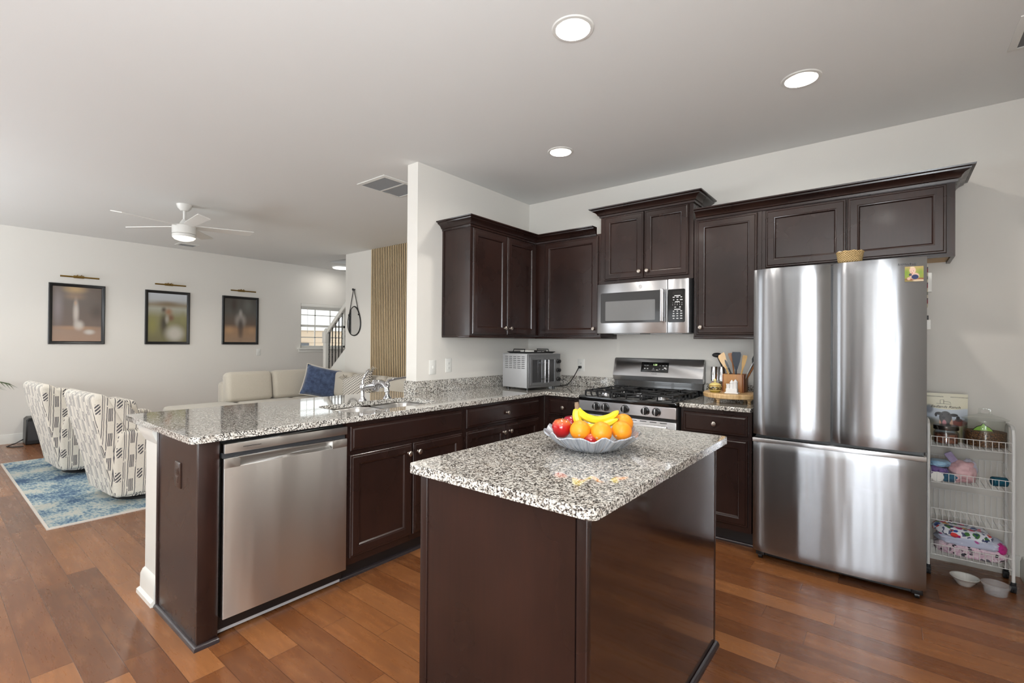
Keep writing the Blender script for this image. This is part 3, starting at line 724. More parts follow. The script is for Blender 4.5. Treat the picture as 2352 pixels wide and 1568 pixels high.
# ------------------------------------------------------------------ island
t = thing('island_cabinet', 'dark wood kitchen island cabinet with corner posts in the foreground', 'kitchen island', (2.02, -2.33, 0))
x0, x1, y0, y1 = 1.702, 2.345, -2.905, -1.765
b = B(); b.box(x0+.012, x1-.010, y0+.012, y1-.01, 0, ZC0-.002); b.build('carcass', 'wood', t)
B().box(x0+.030, x1-.040, y0+.006, y0+.012, 0, ZC0-.002).build('end_panel', 'wood', t)
B().box(x1-.010, x1-.002, y0+.02, y1-.02, 0, ZC0-.002).build('back_panel', 'woodgloss', t)
def post(px, py, sx, sy):
    b = B(); b.box(min(px, px+sx*.034), max(px, px+sx*.034), min(py, py+sy*.022), max(py, py+sy*.022), 0, ZC0-.002, .005, 3); b.build('corner_post', 'wood', t)
post(x0, y0, 1, 1); post(x1, y0, -1, 1); post(x1, y1, -1, -1)
b = B(); b.sweep([(x1, y0), (x1, y1)], SHOE); b.build('shoe_molding', 'shoe', t)
b = B(); b.sweep([(x0, y0), (x1, y0)], SHOE); b.build('shoe_molding', 'shoe', t)
for yy in (-2.885, -2.33): front(t, 'door', (x0+.012, yy+.545, .14), (0, -1, 0), (-1, 0, 0), .535, .70, (.50, .6))
t = tag(slab(rc(2.384-.025, -1.726-.025, .025, 0)+rc(1.678+.025, -1.726-.025, .025, 90)+rc(1.678+.025, -2.9435+.025, .025, 180)+rc(2.384-.025, -2.9435+.025, .025, 270), [], ZC0, ZC1).build('island_countertop', 'granite'), 'speckled granite countertop of the kitchen island under the fruit bowl', 'countertop')
bevel(t, .008, 3)
# ------------------------------------------------------------------ upper cabinets
UB, UT, UF = 1.362, 2.262, .317
t = thing('wall_cabinet', 'two-door dark wood wall cabinet on the short left wall', 'cabinet', (.16, -.77, UB))
b = B(); b.box(.001, UF, -1.215, -.319, UB+.012, UT); b.box(.001, .022, -1.222, -1.215, UB+.012, UT-.01); b.box(UF-.055, UF, -1.2165, -1.215, UB+.012, UT); b.box(.001, UF+.003, -1.2225, -.32, UB, UB+.018, .003); b.build('carcass', 'wood', t)
front(t, 'door', (UF, -1.197, 1.392), Y, NX, .428, .850, (.397, .055))
front(t, 'door', (UF, -.760, 1.392), Y, NX, .418, .850, (.034, .055))
t = thing('wall_cabinet', 'single-door dark wood wall cabinet in the corner left of the microwave', 'cabinet', (.66, -.16, UB))
b = B(); b.box(.001, .998, -UF, -.001, UB+.012, UT); b.box(.31, 1.0, -UF-.003, -.001, UB, UB+.018, .003); b.build('carcass', 'wood', t)
front(t, 'door', (.425, -UF, 1.392), X, NY, .555, .850, (.522, .055))
t = thing('wall_cabinet', 'raised two-door dark wood cabinet above the microwave', 'cabinet', (1.39, -.16, 1.83))
b = B(); b.box(1.0, 1.777, -UF, -.001, 1.820, 2.405); b.build('carcass', 'wood', t)
front(t, 'door', (1.038, -UF, 1.850), X, NY, .350, .538, (.320, .055))
front(t, 'door', (1.394, -UF, 1.850), X, NY, .350, .538, (.030, .055))
t = thing('wall_cabinet', 'tall single-door dark wood wall cabinet right of the microwave', 'cabinet', (2.01, -.16, UB))
b = B(); b.box(1.783, 2.242, -UF, -.001, UB+.012, UT); b.box(1.780, 2.244, -UF-.003, -.001, UB, UB+.018, .003); b.build('carcass', 'wood', t)
front(t, 'door', (1.806, -UF, 1.392), X, NY, .410, .850, (.034, .055))
t = thing('wall_cabinet', 'wide two-door dark wood cabinet above the refrigerator', 'cabinet', (2.73, -.16, 1.83))
b = B(); b.box(2.244, 3.229, -UF, -UF+.02, 1.830, UT); b.box(2.244, 2.262, -UF+.02, -.001, 1.83, UT); b.box(3.211, 3.229, -UF+.02, -.001, 1.83, UT); b.box(2.262, 3.211, -UF+.02, -.001, UT-.018, UT); b.build('carcass', 'wood', t)
B().box(2.263, 3.210, -UF+.021, -.002, 1.842, 1.856).build('bottom_panel', 'lumber', t, angle=30)
front(t, 'door', (2.268, -UF, 1.850), X, NY, .456, .392, (.425, .05))
front(t, 'door', (2.730, -UF, 1.850), X, NY, .462, .392, (.032, .05))
CP = [(.0, -.012), (.010, -.012), (.012, .002), (.022, .006), (.026, .016), (.036, .028), (.052, .036), (.060, .040), (.062, .048), (.078, .052), (.080, .060), (.0, .060)]
def crown(label, path, z):
    b = B(); b.sweep(path, [(o, z+h) for o, h in CP]); tag(b.build('crown_molding', 'wood', None, 25), label, 'crown molding')
crown('dark crown molding turning the corner over the two left wall cabinets', [(.001, -1.2155), (UF+.0005, -1.2155), (UF+.0005, -UF-.0005), (.955, -UF-.0005), (.955, -.30)][:4]+[(.96, -UF-.0005)], UT)
crown('dark crown molding on the raised cabinet above the microwave', [(.9995, -.001), (.9995, -UF-.0005), (1.7775, -UF-.0005), (1.7775, -.001)], 2.405)
crown('long dark crown molding over the tall cabinet and the refrigerator cabinet', [(1.80, -UF-.0005), (3.2295, -UF-.0005), (3.2295, -.001)], UT)
# ================================================================== APPLIANCES
# dishwasher
t = thing('dishwasher', 'stainless steel dishwasher built into the peninsula', 'dishwasher', (.36, -2.82, 0))
ya, yb = -3.122, -2.516
B().box(.115, .60, ya-.006, yb+.006, .03, .875).build('tub', 'black', t)
b = B(); XF = .655
b.box(.60, XF, ya, yb, .094, .760, .003); b.box(.60, XF, ya, -3.054, .755, .800, .002); b.box(.60, XF, -2.601, yb, .755, .800, .002); b.box(.60, .628, -3.06, -2.595, .755, .80)
b.box(.60, XF, -3.06, -2.595, .797, .801)
b.build('door', 'steeldw', t)
b = B(); pr = [(XF-.001, .757), (XF-.006, .757), (XF-.03, .765), (XF-.034, .79), (XF-.034, .797)]
b.prism([(XF-.001, .7575), (XF-.012, .762), (XF-.03, .775), (XF-.036, .797), (XF-.04, .797), (XF-.04, .7575)], 'xz', -3.052, -2.603); b.build('pocket_handle', 'steeldw', t)
B().box(.60, XF-.022, ya, yb, .80, .822).build('recess', 'charcoal', t)
b = B(); b.box(.60, XF+.002, ya, yb, .822, .864, .003); cp = b.build('control_panel', 'steeldw', t)
B().box(XF+.0015, XF+.0028, -3.045, -2.965, .8425, .8445).build('status_line', 'black', cp)
b = B(); b.box(.50, .588, ya, yb, .012, .094); kk = b.build('kick_plate', 'black', t)
B().box(.587, .5925, ya, yb, .012, .026).build('sealing_strip', 'ovenside', kk)
b = B(); b.cyl((.585, -2.545, .055), (.592, -2.545, .055), .008, n=10); b.build('screw', 'steel', kk)
for yy in (ya+.03, yb-.03): B().cyl((.56, yy, 0), (.56, yy, .03), .016).build('foot', 'black', t)
# ------------------------------------------------------------------ range
t = thing('gas_range', 'stainless gas range with black cast iron grates and backguard', 'range', (1.387, -.33, 0))
x0, x1 = 1.003, 1.785; x0 += .002; x1 -= .004
B().box(x0, x1, -.640, -.03, .03, .876).build('body', 'charcoal', t)
b = B(); b.box(x0-.001, x1+.001, -.684, -.03, .876, .914, .008); b.build('cooktop', 'enamel', t)
b = B(); b.prism([(-.640, .795), (-.676, .795), (-.680, .876), (-.640, .876)], 'yz', x0, x1); bevel(b.build('control_panel', 'steel', t), .003)
for k, kx in enumerate((1.162, 1.240, 1.400, 1.557, 1.640)):
    b = B(); n = (0, -1, -.05); c = (kx, -.679, .837)
    b.lathe([(.031, 0), (.031, .004), (.026, .008), (.025, .024), (.022, .03), (0, .031)], c, 24, n); kb = b.build('knob', 'black', t)
    b = B(); b.box(kx-.0045, kx+.0045, -.716, -.708, .813, .861, .002); b.build('pointer', 'steel', kb)
    b = B(); b.lathe([(.0255, .006), (.0285, .006), (.0285, .010), (.0255, .010)], c, 24, n, closed=True); b.build('bezel', 'chrome', kb)
B().box(x0+.004, x1-.004, -.655, -.62, .772, .797).build('vent_gap', 'black', t)
b = B(); b.box(x0, x1, -.676, -.640, .20, .772, .004); d = b.build('oven_door', 'steel', t)
B().box(x0+.10, x1-.10, -.679, -.675, .30, .66).build('door_window', 'mwglass', d)
b = B()
for k in range(9): b.box(x0+.06+.075*k, x0+.11+.075*k, -.6765, -.675, .758, .763)
b.build('vent_slots', 'black', d)
b = B(); b.cyl((x0+.05, -.725, .735), (x1-.05, -.725, .735), .013); 
for kx in (x0+.07, x1-.07): b.cyl((kx, -.676, .735), (kx, -.725, .735), .010)
b.build('handle', 'steel', d)
b = B(); b.box(x0, x1, -.672, -.640, .045, .19, .004); b.build('storage_drawer', 'steel', t)
for kx in (x0+.04, x1-.04):
    for ky in (-.60, -.08): B().cyl((kx, ky, 0), (kx, ky, .03), .018).build('foot', 'black', t)
# backguard
b = B(); b.prism([(-.03, .914), (-.075, .914), (-.075, .945), (-.068, .995), (-.068, 1.015), (-.03, 1.015)], 'yz', x0+.006, x1-.006); b.build('backguard', 'enamel', t)
b = B(); b.prism([(-.025, 1.006), (-.075, 1.006), (-.090, 1.045), (-.048, 1.188), (-.042, 1.194), (-.025, 1.194)], 'yz', x0, x1); gp = b.build('backguard_panel', 'steel', t)
B().box(x0-.001, x1+.001, -.04, -.02, 1.0, 1.197, .004).build('backguard_cap', 'charcoal', t)
n = Vector((0, -.143, .042)).normalized(); n = Vector((0, -.143, -.042)).normalized()
n = Vector((0, -(1.188-1.045), -(.090-.048))).normalized(); n = Vector((0, -.143, .042)).normalized()
v = Vector((0, .042, .143)).normalized()
def gpt(x, s): return Vector((x, -.090, 1.045)) + v*s
b = B(); b.panel(gpt(1.262, .038)+n*.0005, X, v, n, .238, .088, [(0, 0), (0, .0012), (.001, .0016)]); dp = b.build('display_panel', 'screen', gp)
text('1:28', .021, gpt(1.382, .103)+n*.0030, X, n, 'green', dp, 'clock_digits', shear=.15)
for (dx, ds, w, h_) in ((.028, .100, .018, .004), (.052, .100, .018, .004), (.030, .07, .012, .012), (.054, .07, .012, .012), (.105, .078, .012, .003), (.105, .07, .014, .003), (.105, .062, .026, .003),
                  (.160, .10, .006, .005), (.160, .07, .008, .006), (.188, .10, .016, .006), (.188, .068, .016, .007), (.214, .10, .012, .008), (.214, .07, .012, .010)):
    B().panel(gpt(1.262+dx-w/2+.004, ds-.005)+n*.0022, X, v, n, w, h_*.6, [(0, 0), (0, .0004)]).build('legend', 'inkwhite', dp)
text('FRIGIDAIRE', .0095, gpt(1.381, .024)+n*.0006, X, n, 'inkgrey', gp, 'maker_lettering')
# burners and grates
zc = .914
for bx, by, r in ((1.165, -.525, .045), (1.165, -.215, .036), (1.39, -.37, .05), (1.615, -.525, .05), (1.615, -.215, .036)):
    b = B(); b.lathe([(r+.012, zc), (r+.01, zc+.006), (r, zc+.010), (r, zc+.018), (0, zc+.018)], (bx, by, 0), 24); bn = b.build('burner', 'steel', t)
    B().lathe([(r*.92, zc+.018), (r*.95, zc+.022), (r*.8, zc+.027), (0, zc+.028)], (bx, by, 0), 24).build('burner_cap', 'iron', bn)
gx = [1.035, 1.268, 1.512, 1.752]; g0, g1 = -.640, -.105; zg = .953
for k in range(3):
    a, c = gx[k]+.004, gx[k+1]-.004; b = B(); w = .0055
    for yy in (g0, g1, (g0+g1)/2): b.box(a, c, yy-w, yy+w, zg-.012, zg, .003)
    for xx in (a+w, c-w): b.box(xx-w, xx+w, g0, g1, zg-.012, zg, .003)
    m = (a+c)/2
    for yy, dd in ((-.525, 1), (-.215, 1)) if k != 1 else ((-.37, 1),):
        for sx, sy in ((1, 0), (-1, 0), (0, 1), (0, -1)):
            ex, ey = m+sx*(c-a)/2, yy+sy*.13
            b.box(min(m+sx*.022, ex)-w*(sx == 0), max(m+sx*.022, ex)+w*(sx == 0), min(yy+sy*.022, ey)-w*(sy == 0), max(yy+sy*.022, ey)+w*(sy == 0), zg-.010, zg+.003, .002)
    for xx in (a+w, m, c-w):
        for yy in (g0, (g0+g1)/2, g1): b.box(xx-w, xx+w, yy-w, yy+w, zc, zg-.004, .002)
    for i in range(1, 6):
        yy = g0+(g1-g0)*i/6
        for xx in (a+w, c-w): b.box(xx-w*.9, xx+w*.9, yy-w*.8, yy+w*.8, zc, zg-.008)
    b.build('grate', 'iron', t)
# ------------------------------------------------------------------ microwave
t = thing('microwave', 'stainless over-the-range microwave under the raised cabinet', 'microwave', (1.39, -.2, 1.405))
x0, x1, z0, z1 = 1.012, 1.772, 1.405, 1.816
B().box(x0+.004, x1+.0, -.372, -.002, z0, z1).build('body', 'charcoal', t)
b = B(); b.box(x0, 1.609, -.400, -.372, z0, z1-.003, .004); d = b.build('door', 'steel', t)
b = B(); b.box(1.612, x1, -.400, -.372, z0, z1-.003, .004); cp = b.build('control_panel', 'steel', t)
b = B(); b.prism(rrect(1.046, 1.560, 1.490, 1.738, .012), 'xz', -.4025, -.399); wn = b.build('door_glass', 'mwglass', d)
b = B(); b.prism(rrect(1.090, 1.515, 1.508, 1.668, .006), 'xz', -.4032, -.4020); b.build('window_mesh', 'mwmesh', wn)
b = B(); b.box(1.566, 1.596, -.445, -.425, 1.490, 1.742, .007, 3); b.box(1.570, 1.592, -.43, -.399, 1.495, 1.52); b.box(1.570, 1.592, -.43, -.399, 1.712, 1.737); b.build('handle', 'steel', d)
B().box(1.597, 1.604, -.4015, -.399, 1.49, 1.74).build('handle_shadow_strip', 'black', d)  # black strip standing in for the handle's shadow on the door
b = B(); b.prism(rrect(1.616, 1.745, 1.486, 1.736, .010), 'xz', -.4025, -.399); kp = b.build('keypad', 'screen', cp)
B().box(1.652, 1.725, -.4032, -.402, 1.697, 1.719).build('display', 'enamel', kp)
b = B()
for r in range(2):
    for c in range(5): text('1234567890'[r*5+c], .011, (1.653+.0172*c, -.4028, 1.632-.0145*r), X, NY, 'inkwhite', kp, 'digit')
for zz, ws in ((1.686, (.046,)), (1.675, (.016, .018, .012)), (1.655, (.008, .012, .020)), (1.640, (.034,)), (1.600, (.012, .012)), (1.583, (.048,)), (1.570, (.010, .010, .014)), (1.552, (.012, .014, .016)), (1.534, (.018, .012, .016)), (1.515, (.012, .016, .016))):
    m = len(ws)
    for i, w in enumerate(ws):
        cx = 1.688 if m == 1 else (1.672+.036*i if m == 2 else 1.660+.0285*i)
        B().box(cx-w/2, cx+w/2, -.4030, -.4024, zz-.0032, zz+.0032).build('legend', 'inkwhite', kp)
b = B(); b.lathe([(.011, 0), (.0135, 0), (.0135, .0012), (.011, .0012)], (1.394, -.4002, 1.776), 28, NY, closed=True); lg = b.build('emblem', 'ovenside', d)
text('GE', .012, (1.394, -.4008, 1.776), X, NY, 'ovenside', lg, 'emblem_letters', shear=.2)
b = B(); b.box(1.13, 1.36, -.33, -.12, z0-.004, z0); b.box(1.45, 1.70, -.33, -.12, z0-.004, z0); b.build('grease_filter', 'ovenside', t)
# ------------------------------------------------------------------ refrigerator
t = thing('refrigerator', 'stainless french-door refrigerator with bottom freezer drawer', 'refrigerator', (2.685, -.4, 0))
fx0, fx1 = 2.279, 3.091
B().box(fx0+.004, fx1-.004, -.665, -.03, .045, 1.765, .004).build('body', 'charcoal', t)
def bulge(b, xa, xb, z0, z1, yb, yf, bul, n=18, c=.012):
    """door slab whose front bows outward, with softly rolled edges"""
    rows = []
    us = [i/n for i in range(n+1)]
    vs = [j/n for j in range(n+1)]
    grid = []
    for vv in vs:
        row = []
        for uu in us:
            e = min(uu, 1-uu)*(xb-xa); f = min(vv, 1-vv)*(z1-z0)
            roll = -.020*math.exp(-e/.034) - .007*math.exp(-f/.014)
            y = yf + bul*(1-4*(uu-.5)**2)*-1 - roll
            row.append(b.bm.verts.new((xa+(xb-xa)*uu, y, z0+(z1-z0)*vv)))
        grid.append(row)
    for j in range(n):
        for i in range(n): b.bm.faces.new((grid[j][i], grid[j][i+1], grid[j+1][i+1], grid[j+1][i]))
    per = [grid[0][i] for i in range(n+1)]+[grid[j][n] for j in range(1, n+1)]+[grid[n][i] for i in range(n-1, -1, -1)]+[grid[j][0] for j in range(n-1, 0, -1)]
    bk = [b.bm.verts.new((p.co.x, yb, p.co.z)) for p in per]
    for k in range(len(per)): b.bm.faces.new((per[k], per[(k+1) % len(per)], bk[(k+1) % len(per)], bk[k]))
    b.bm.faces.new(bk)
    return b
mid = 2.683
dl = bulge(B(), fx0, mid-.005, .772, 1.782, -.668, -.751, .017, 28).build('left_door', 'steelfr', t)
dr = bulge(B(), mid+.005, fx1, .772, 1.782, -.668, -.751, .017, 28).build('right_door', 'steelfr', t)
fd = bulge(B(), fx0, fx1, .060, .728, -.668, -.750, .019, 34).build('freezer_drawer', 'steelfr', t)
B().box(fx0, fx1, -.752, -.668, .728, .752, .002).build('drawer_grip', 'steel', fd)
B().box(fx0+.01, fx1-.01, -.70, -.66, .745, .775).build('door_gap', 'black', t)
B().box(mid-.006, mid+.006, -.70, -.66, .775, 1.775).build('center_gap', 'black', t)
B().box(fx0+.02, fx1-.02, -.655, -.60, .012, .055).build('kick_grille', 'black', t)
for kx in (fx0+.035, fx1-.035):
    b = B(); b.box(kx-.024, kx+.024, -.70, -.64, .022, .056, .004); b.cyl((kx-.01, -.685, .016), (kx+.01, -.685, .016), .016, n=16); b.build('foot', 'black', t)
for kx in (fx0+.09, fx1-.09): B().box(kx-.02, kx+.02, -.70, -.66, .046, .058).build('hinge_cover', 'ovenside', t)
for kx in (fx0+.04, fx1-.04): B().box(kx-.03, kx+.03, -.66, -.56, 1.7655, 1.785, .004).build('hinge_cover', 'charcoal', t)
text('SAMSUNG', .0135, (3.012, -.7625, 1.746), (1, .12, 0), (.12, -1, 0), 'inkgrey', dr, 'maker_lettering', xs=1.25)
# ------------------------------------------------------------------ toaster oven
a = math.radians(-8)
t = thing('toaster_oven', 'silver french-door toaster oven on the counter in the corner', 'toaster oven', (.392, -.485, ZC1), a+PI/2, local=True)
# local: x = along the front (left to right for someone facing it), -y = front
wv, dpt, hh = .205, .16, .315
b = B(); b.box(-wv, wv, -dpt+.012, dpt, .018, hh, .006); b.build('housing', 'ovenside', t)
b = B(); b.box(-wv, wv, -dpt-.012, -dpt+.012, .022, hh-.003, .005); fr = b.build('front_frame', 'ovengrey', t)
for s_ in (-1, 1):
    xa, xb = (-.195, -.032) if s_ < 0 else (-.030, .133)
    b = B(); b.panel((xa, -dpt-.012, .045), X, (0, 0, 1), NY, xb-xa, .24, [(0, 0), (0, .010), (.003, .012), (.022, .012), (.024, .009)], cap=False); d = b.build('door', 'ovengrey', t)
    b = B(); b.box(xa+.022, xb-.022, -dpt-.022, -dpt-.019, .067, .263); b.build('door_glass', 'mwglass', d)
    hx = xb-.022 if s_ < 0 else xa+.022
    b = B(); b.cyl((hx, -dpt-.062, .065), (hx, -dpt-.062, .262), .007, n=14)
    for zz in (.095, .235): b.cyl((hx, -dpt-.02, zz), (hx, -dpt-.062, zz), .005, n=10)
    b.build('handle', 'chrome', d)
for zz in (.085, .165, .245):
    b = B(); b.lathe([(.021, 0), (.021, .006), (.017, .009), (.016, .024), (0, .026)], (.172, -dpt-.012, zz), 20, NY); kb = b.build('knob', 'black', t)
    b = B(); b.lathe([(.0165, .008), (.019, .008), (.019, .012), (.0165, .012)], (.172, -dpt-.012, zz), 20, NY, closed=True); b.build('ring', 'chrome', kb)
for sx in (-1,):
    b = B()
    for r in range(7):
        for c in range(5): b.box(-wv-.0012, -wv+.002, .105-.052*c-.019, .105-.052*c+.019, .285-.0165*r, .291-.0165*r)
    b.build('vent_slots', 'ovengrey', t)
for sx in (-1, 1):
    for sy in (-1, 1): B().cyl((sx*.17, sy*.12, 0), (sx*.17, sy*.12, .02), .012, n=12).build('foot', 'black', t)
tt = thing('griddle_tray', 'black roasting tray with wire handles on top of the toaster oven', 'tray', (.392, -.485, ZC1+hh), a+PI/2, local=True)
b = B(); b.panel((-.185, -.13, .0005), X, Y, (0, 0, 1), .37, .255, [(.02, 0), (0, .014), (.003, .016), (.022, .003)]); b.build('pan', 'enamel', tt)
for s_ in (-1, 1):
    b = B(); b.tube([(.16*s_, -.07, .012), (.15*s_, -.07, .037), (.15*s_, .07, .037), (.16*s_, .07, .012)], .004, 8); b.build('handle', 'black', tt)
t = thing('black_booklet', 'small black printed box lying in the tray on the toaster oven', 'box', (.392, -.485, ZC1+hh+.004), a+PI/2, local=True)
b = B(); b.box(-.02, .12, -.075, .03, 0, .024, .002); b.build('sleeve', 'black', t)
for (xa, w) in ((.0, .052), (.062, .028)): B().box(xa, xa+w, -.0756, -.0745, .009, .0145).build('printed_line', 'inkwhite', t)
t = thing('white_booklet', 'white folded leaflet beside the black box in the oven tray', 'leaflet', (.392, -.485, ZC1+hh+.004), a+PI/2, local=True)
B().box(-.10, -.025, -.06, .04, 0, .022, .001).build('paper', 'white', t)
# power cord with plug
t = thing('power_cord', 'black cord from the toaster oven plugged into the back wall outlet', 'cord', (.6, -.06, ZC1))
b = B(); b.tube([(.35, -.20, ZC1+.004), (.42, -.16, ZC1+.004), (.49, -.13, ZC1+.005), (.535, -.11, .925), (.565, -.085, .96), (.60, -.06, 1.03), (.622, -.042, 1.085), (.630, -.034, 1.098)], .0042, 8); b.build('wire', 'black', t)
b = B(); b.box(.618, .642, -.042, -.009, 1.084, 1.108, .005); b.build('plug', 'black', t)
# ================================================================== FRUIT BOWL
g = G('marbled_glass'); s = g.sep(g.obj()); an = g.math('ARCTAN2', s[1], s[0]); rr = g.math('SQRT', g.math('ADD', g.math('MULTIPLY', s[0], s[0]), g.math('MULTIPLY', s[1], s[1])))
v = g.noise(g.comb(g.math('MULTIPLY', g.math('COSINE', an), 9.), g.math('MULTIPLY', g.math('SINE', an), 9.), g.math('MULTIPLY', rr, 3.)), 2.2, 4., .65)
g.set(color=g.ramp(v, [(.25, lin((88, 90, 97))), (.42, lin((140, 145, 154))), (.55, lin((176, 180, 187))), (.68, lin((138, 122, 112))), (.8, lin((186, 189, 195)))]), rough=.12, coat=.6, coatr=.05)
M['marble'] = g.m
bx, by = 2.037, -2.335
t = thing('fruit_bowl', 'wavy-rimmed grey marbled glass bowl holding the fruit on the island', 'bowl', (bx, by, ZC1))
def ruf(r, z, a):
    k = max(0, (r-.09)/.09); return r*(1+.022*k*math.sin(11*a)+.012*k*math.sin(23*a+1)), z+.006*k*math.sin(11*a+.8)+.004*k*math.sin(17*a)
B().lathe([(0, .9142), (.085, .9142), (.10, .918), (.14, .940), (.184, .978), (.182, .982), (.138, .946), (.098, .923), (.08, .920), (0, .920)], (bx, by, 0), 88, fn=ruf).build('dish', 'marble', t, 60)
g = G('orange_peel'); v = g.noise(g.obj(), 14., 2.); g.set(color=g.mix(v, lin((238, 130, 16)), lin((247, 160, 36))), rough=.42, spec=.4); g.bump(g.noise(g.obj(), 420., 1.), .25, .0012); M['orange'] = g.m
g = G('apple_skin'); s = g.sep(g.obj()); v = g.noise(g.vm('MULTIPLY', g.obj(), (60, 60, 8)), 1.4, 3.)
top = g.rng(s[2], .010, .036, 0, 1, True)
c = g.mix(g.math('MULTIPLY', g.math('MULTIPLY', top, v), .9), lin((172, 20, 22)), lin((226, 150, 84))); c = g.mix(g.rng(v, .6, .8, 0, .5), c, lin((120, 8, 20)))
g.set(color=c, rough=.18, coat=.4); M['apple'] = g.m
g = G('dark_apple_skin'); v = g.noise(g.obj(), 40., 3.); g.set(color=g.mix(v, lin((140, 16, 36)), lin((176, 40, 56))), rough=.18, coat=.4); M['apple2'] = g.m
M['stem'] = flat('brown_stem', (134, 112, 88), .7)
OR = [('orange front left in the fruit bowl, beside the bright red apple', (2.024, -2.397, .990), .0395), ('orange in the front middle of the fruit bowl', (2.097, -2.366, .988), .040), ('orange front right in the fruit bowl', (2.143, -2.290, .988), .0385), ('orange at the back right of the bowl by the banana tips', (2.113, -2.212, 1.004), .0385)]
o0 = None
for lab, c, r in OR:
    if not o0:
        o0 = thing('orange', lab, 'orange', c, group='oranges in the fruit bowl'); r0 = r
        B().sph(c, (r, r, r*.96), 32, 20).build('fruit', 'orange', o0)
        b = B(); q = Vector((.36, -.78, -.28)).normalized(); p = Vector(c)+q*r*.985; b.lathe([(.0045, 0), (.004, .0012), (.0, .0016)], p, 10, q); b.build('stem_scar', 'lumber', o0)
        q0 = o0
    else:
        k = ctree(q0); k.location = c; k['label'] = lab; k.scale = (r/r0,)*3; k.rotation_euler = (0, .3, random.uniform(-.7, .5))
def apple(lab, c, r, mat):
    t = thing('apple', lab, 'apple', c, group='apples in the fruit bowl')
    pr = [(0, -.80), (.22, -.88), (.5, -.84), (.84, -.45), (1, .1), (.93, .5), (.66, .84), (.38, .92), (.16, .84), (0, .66)]
    B().lathe([(a*r, z*r+c[2]) for a, z in pr], (c[0], c[1], 0), 28).build('fruit', mat, t, 80)
    B().cyl((c[0], c[1], c[2]+.62*r), (c[0]+.004, c[1], c[2]+1.05*r), .0016, n=6).build('stem', 'stem', t)
apple('large bright red apple with yellow blush at the left of the bowl', (1.946, -2.405, .990), .0385, 'apple')
apple('dark red apple behind the bright red one in the bowl', (1.937, -2.322, .993), .036, 'apple2')
apple('red apple mostly hidden beneath the oranges at the front of the bowl', (2.062, -2.383, .953), .033, 'apple')
g = G('banana_peel'); z = g.sep(g.obj())[2]; v = g.noise(g.obj(), 22., 2.)
c = g.mix(g.rng(v, .5, .75, 0, .6), lin((232, 206, 44)), lin((168, 184, 46))); sp = g.noise(g.obj(), 170., 2.); c = g.mix(g.rng(sp, .70, .78, 0, .7), c, lin((110, 84, 30)))
g.set(color=c, rough=.4); M['banana'] = g.m
t = thing('banana_bunch', 'two yellow bananas joined at a brown stem, lying over the fruit', 'banana', (2.03, -2.30, 1.0))
def smooth(P, k=4):
    out = []; P = [Vector(p) for p in P]
    for i in range(len(P)-1):
        a = P[max(i-1, 0)]; b, c = P[i], P[i+1]; d = P[min(i+2, len(P)-1)]
        for j in range(k):
            s = j/k; out.append(.5*((2*b)+(c-a)*s+(2*a-5*b+4*c-d)*s*s+(-a+3*b-3*c+d)*s**3))
    return out+[P[-1]]
def banana(P, r):
    S = smooth(P); n = len(S); rs = [r*(.42+.58*math.sin(PI*min(1, .12+i/(n-1)*.80))**.6) for i in range(n)]; rs[-1] = r*.25; rs[0] = r*.42; rs[-2] = r*.55
    B().tube(S, rs, 7).build('fruit', 'banana', t, 28); B().sph(S[-1], r*.27, 8, 6).build('tip', 'stem', t)
banana([(1.979, -2.344, 1.064), (1.986, -2.336, 1.048), (2.008, -2.317, 1.028), (2.041, -2.288, 1.018), (2.078, -2.258, 1.030), (2.104, -2.238, 1.054)], .0165)
banana([(1.978, -2.346, 1.062), (1.978, -2.350, 1.034), (1.992, -2.343, 1.004), (2.024, -2.322, .990), (2.064, -2.292, .998), (2.108, -2.252, 1.024)], .0165)
B().tube(smooth([(1.976, -2.346, 1.088), (1.978, -2.345, 1.075), (1.979, -2.344, 1.055)]), [.008]*3+[.0095]*3+[.009]*3, 10).build('stem', 'stem', t)
# ================================================================== TRAY ON THE RIGHT COUNTER
g = G('light_maple'); v = g.noise(g.vm('MULTIPLY', g.obj(), (40, 40, 3)), 2., 3.); g.set(color=g.ramp(v, [(.3, lin((190, 150, 100))), (.7, lin((222, 190, 142)))]), rough=.45); M['maple'] = g.m
g = G('acacia_staves'); s = g.sep(g.obj()); st = g.white(g.comb(g.math('FLOOR', g.math('DIVIDE', s[0], .021)), g.math('FLOOR', g.math('DIVIDE', s[1], .03)), 1)); v = g.noise(g.vm('MULTIPLY', g.obj(), (70, 70, 5)), 2., 3.)
g.set(color=g.mix(g.math('MULTIPLY', v, .5), g.ramp(st, [(0, lin((122, 66, 32))), (.5, lin((168, 104, 56))), (1, lin((204, 156, 96)))]), lin((96, 52, 28))), rough=.4); M['acacia'] = g.m
tx, ty = 2.055, -.325; ZT = .98
t = thing('round_wood_tray', 'round pale wooden riser tray with small feet on the right counter', 'tray', (tx, ty, ZC1))
B().lathe([(.0, .945), (.178, .945), (.188, .95), (.191, .972), (.185, ZT), (.0, ZT)], (tx, ty, 0), 48).build('board', 'maple', t, 40)
for k in range(4):
    a = math.radians(-115+90*k); B().lathe([(.010, ZC1), (.013, ZC1+.004), (.009, ZC1+.012), (.016, ZC1+.022), (.018, .945), (0, .945)], (tx+.14*math.cos(a), ty+.14*math.sin(a), 0), 18).build('foot', 'lumber', t)
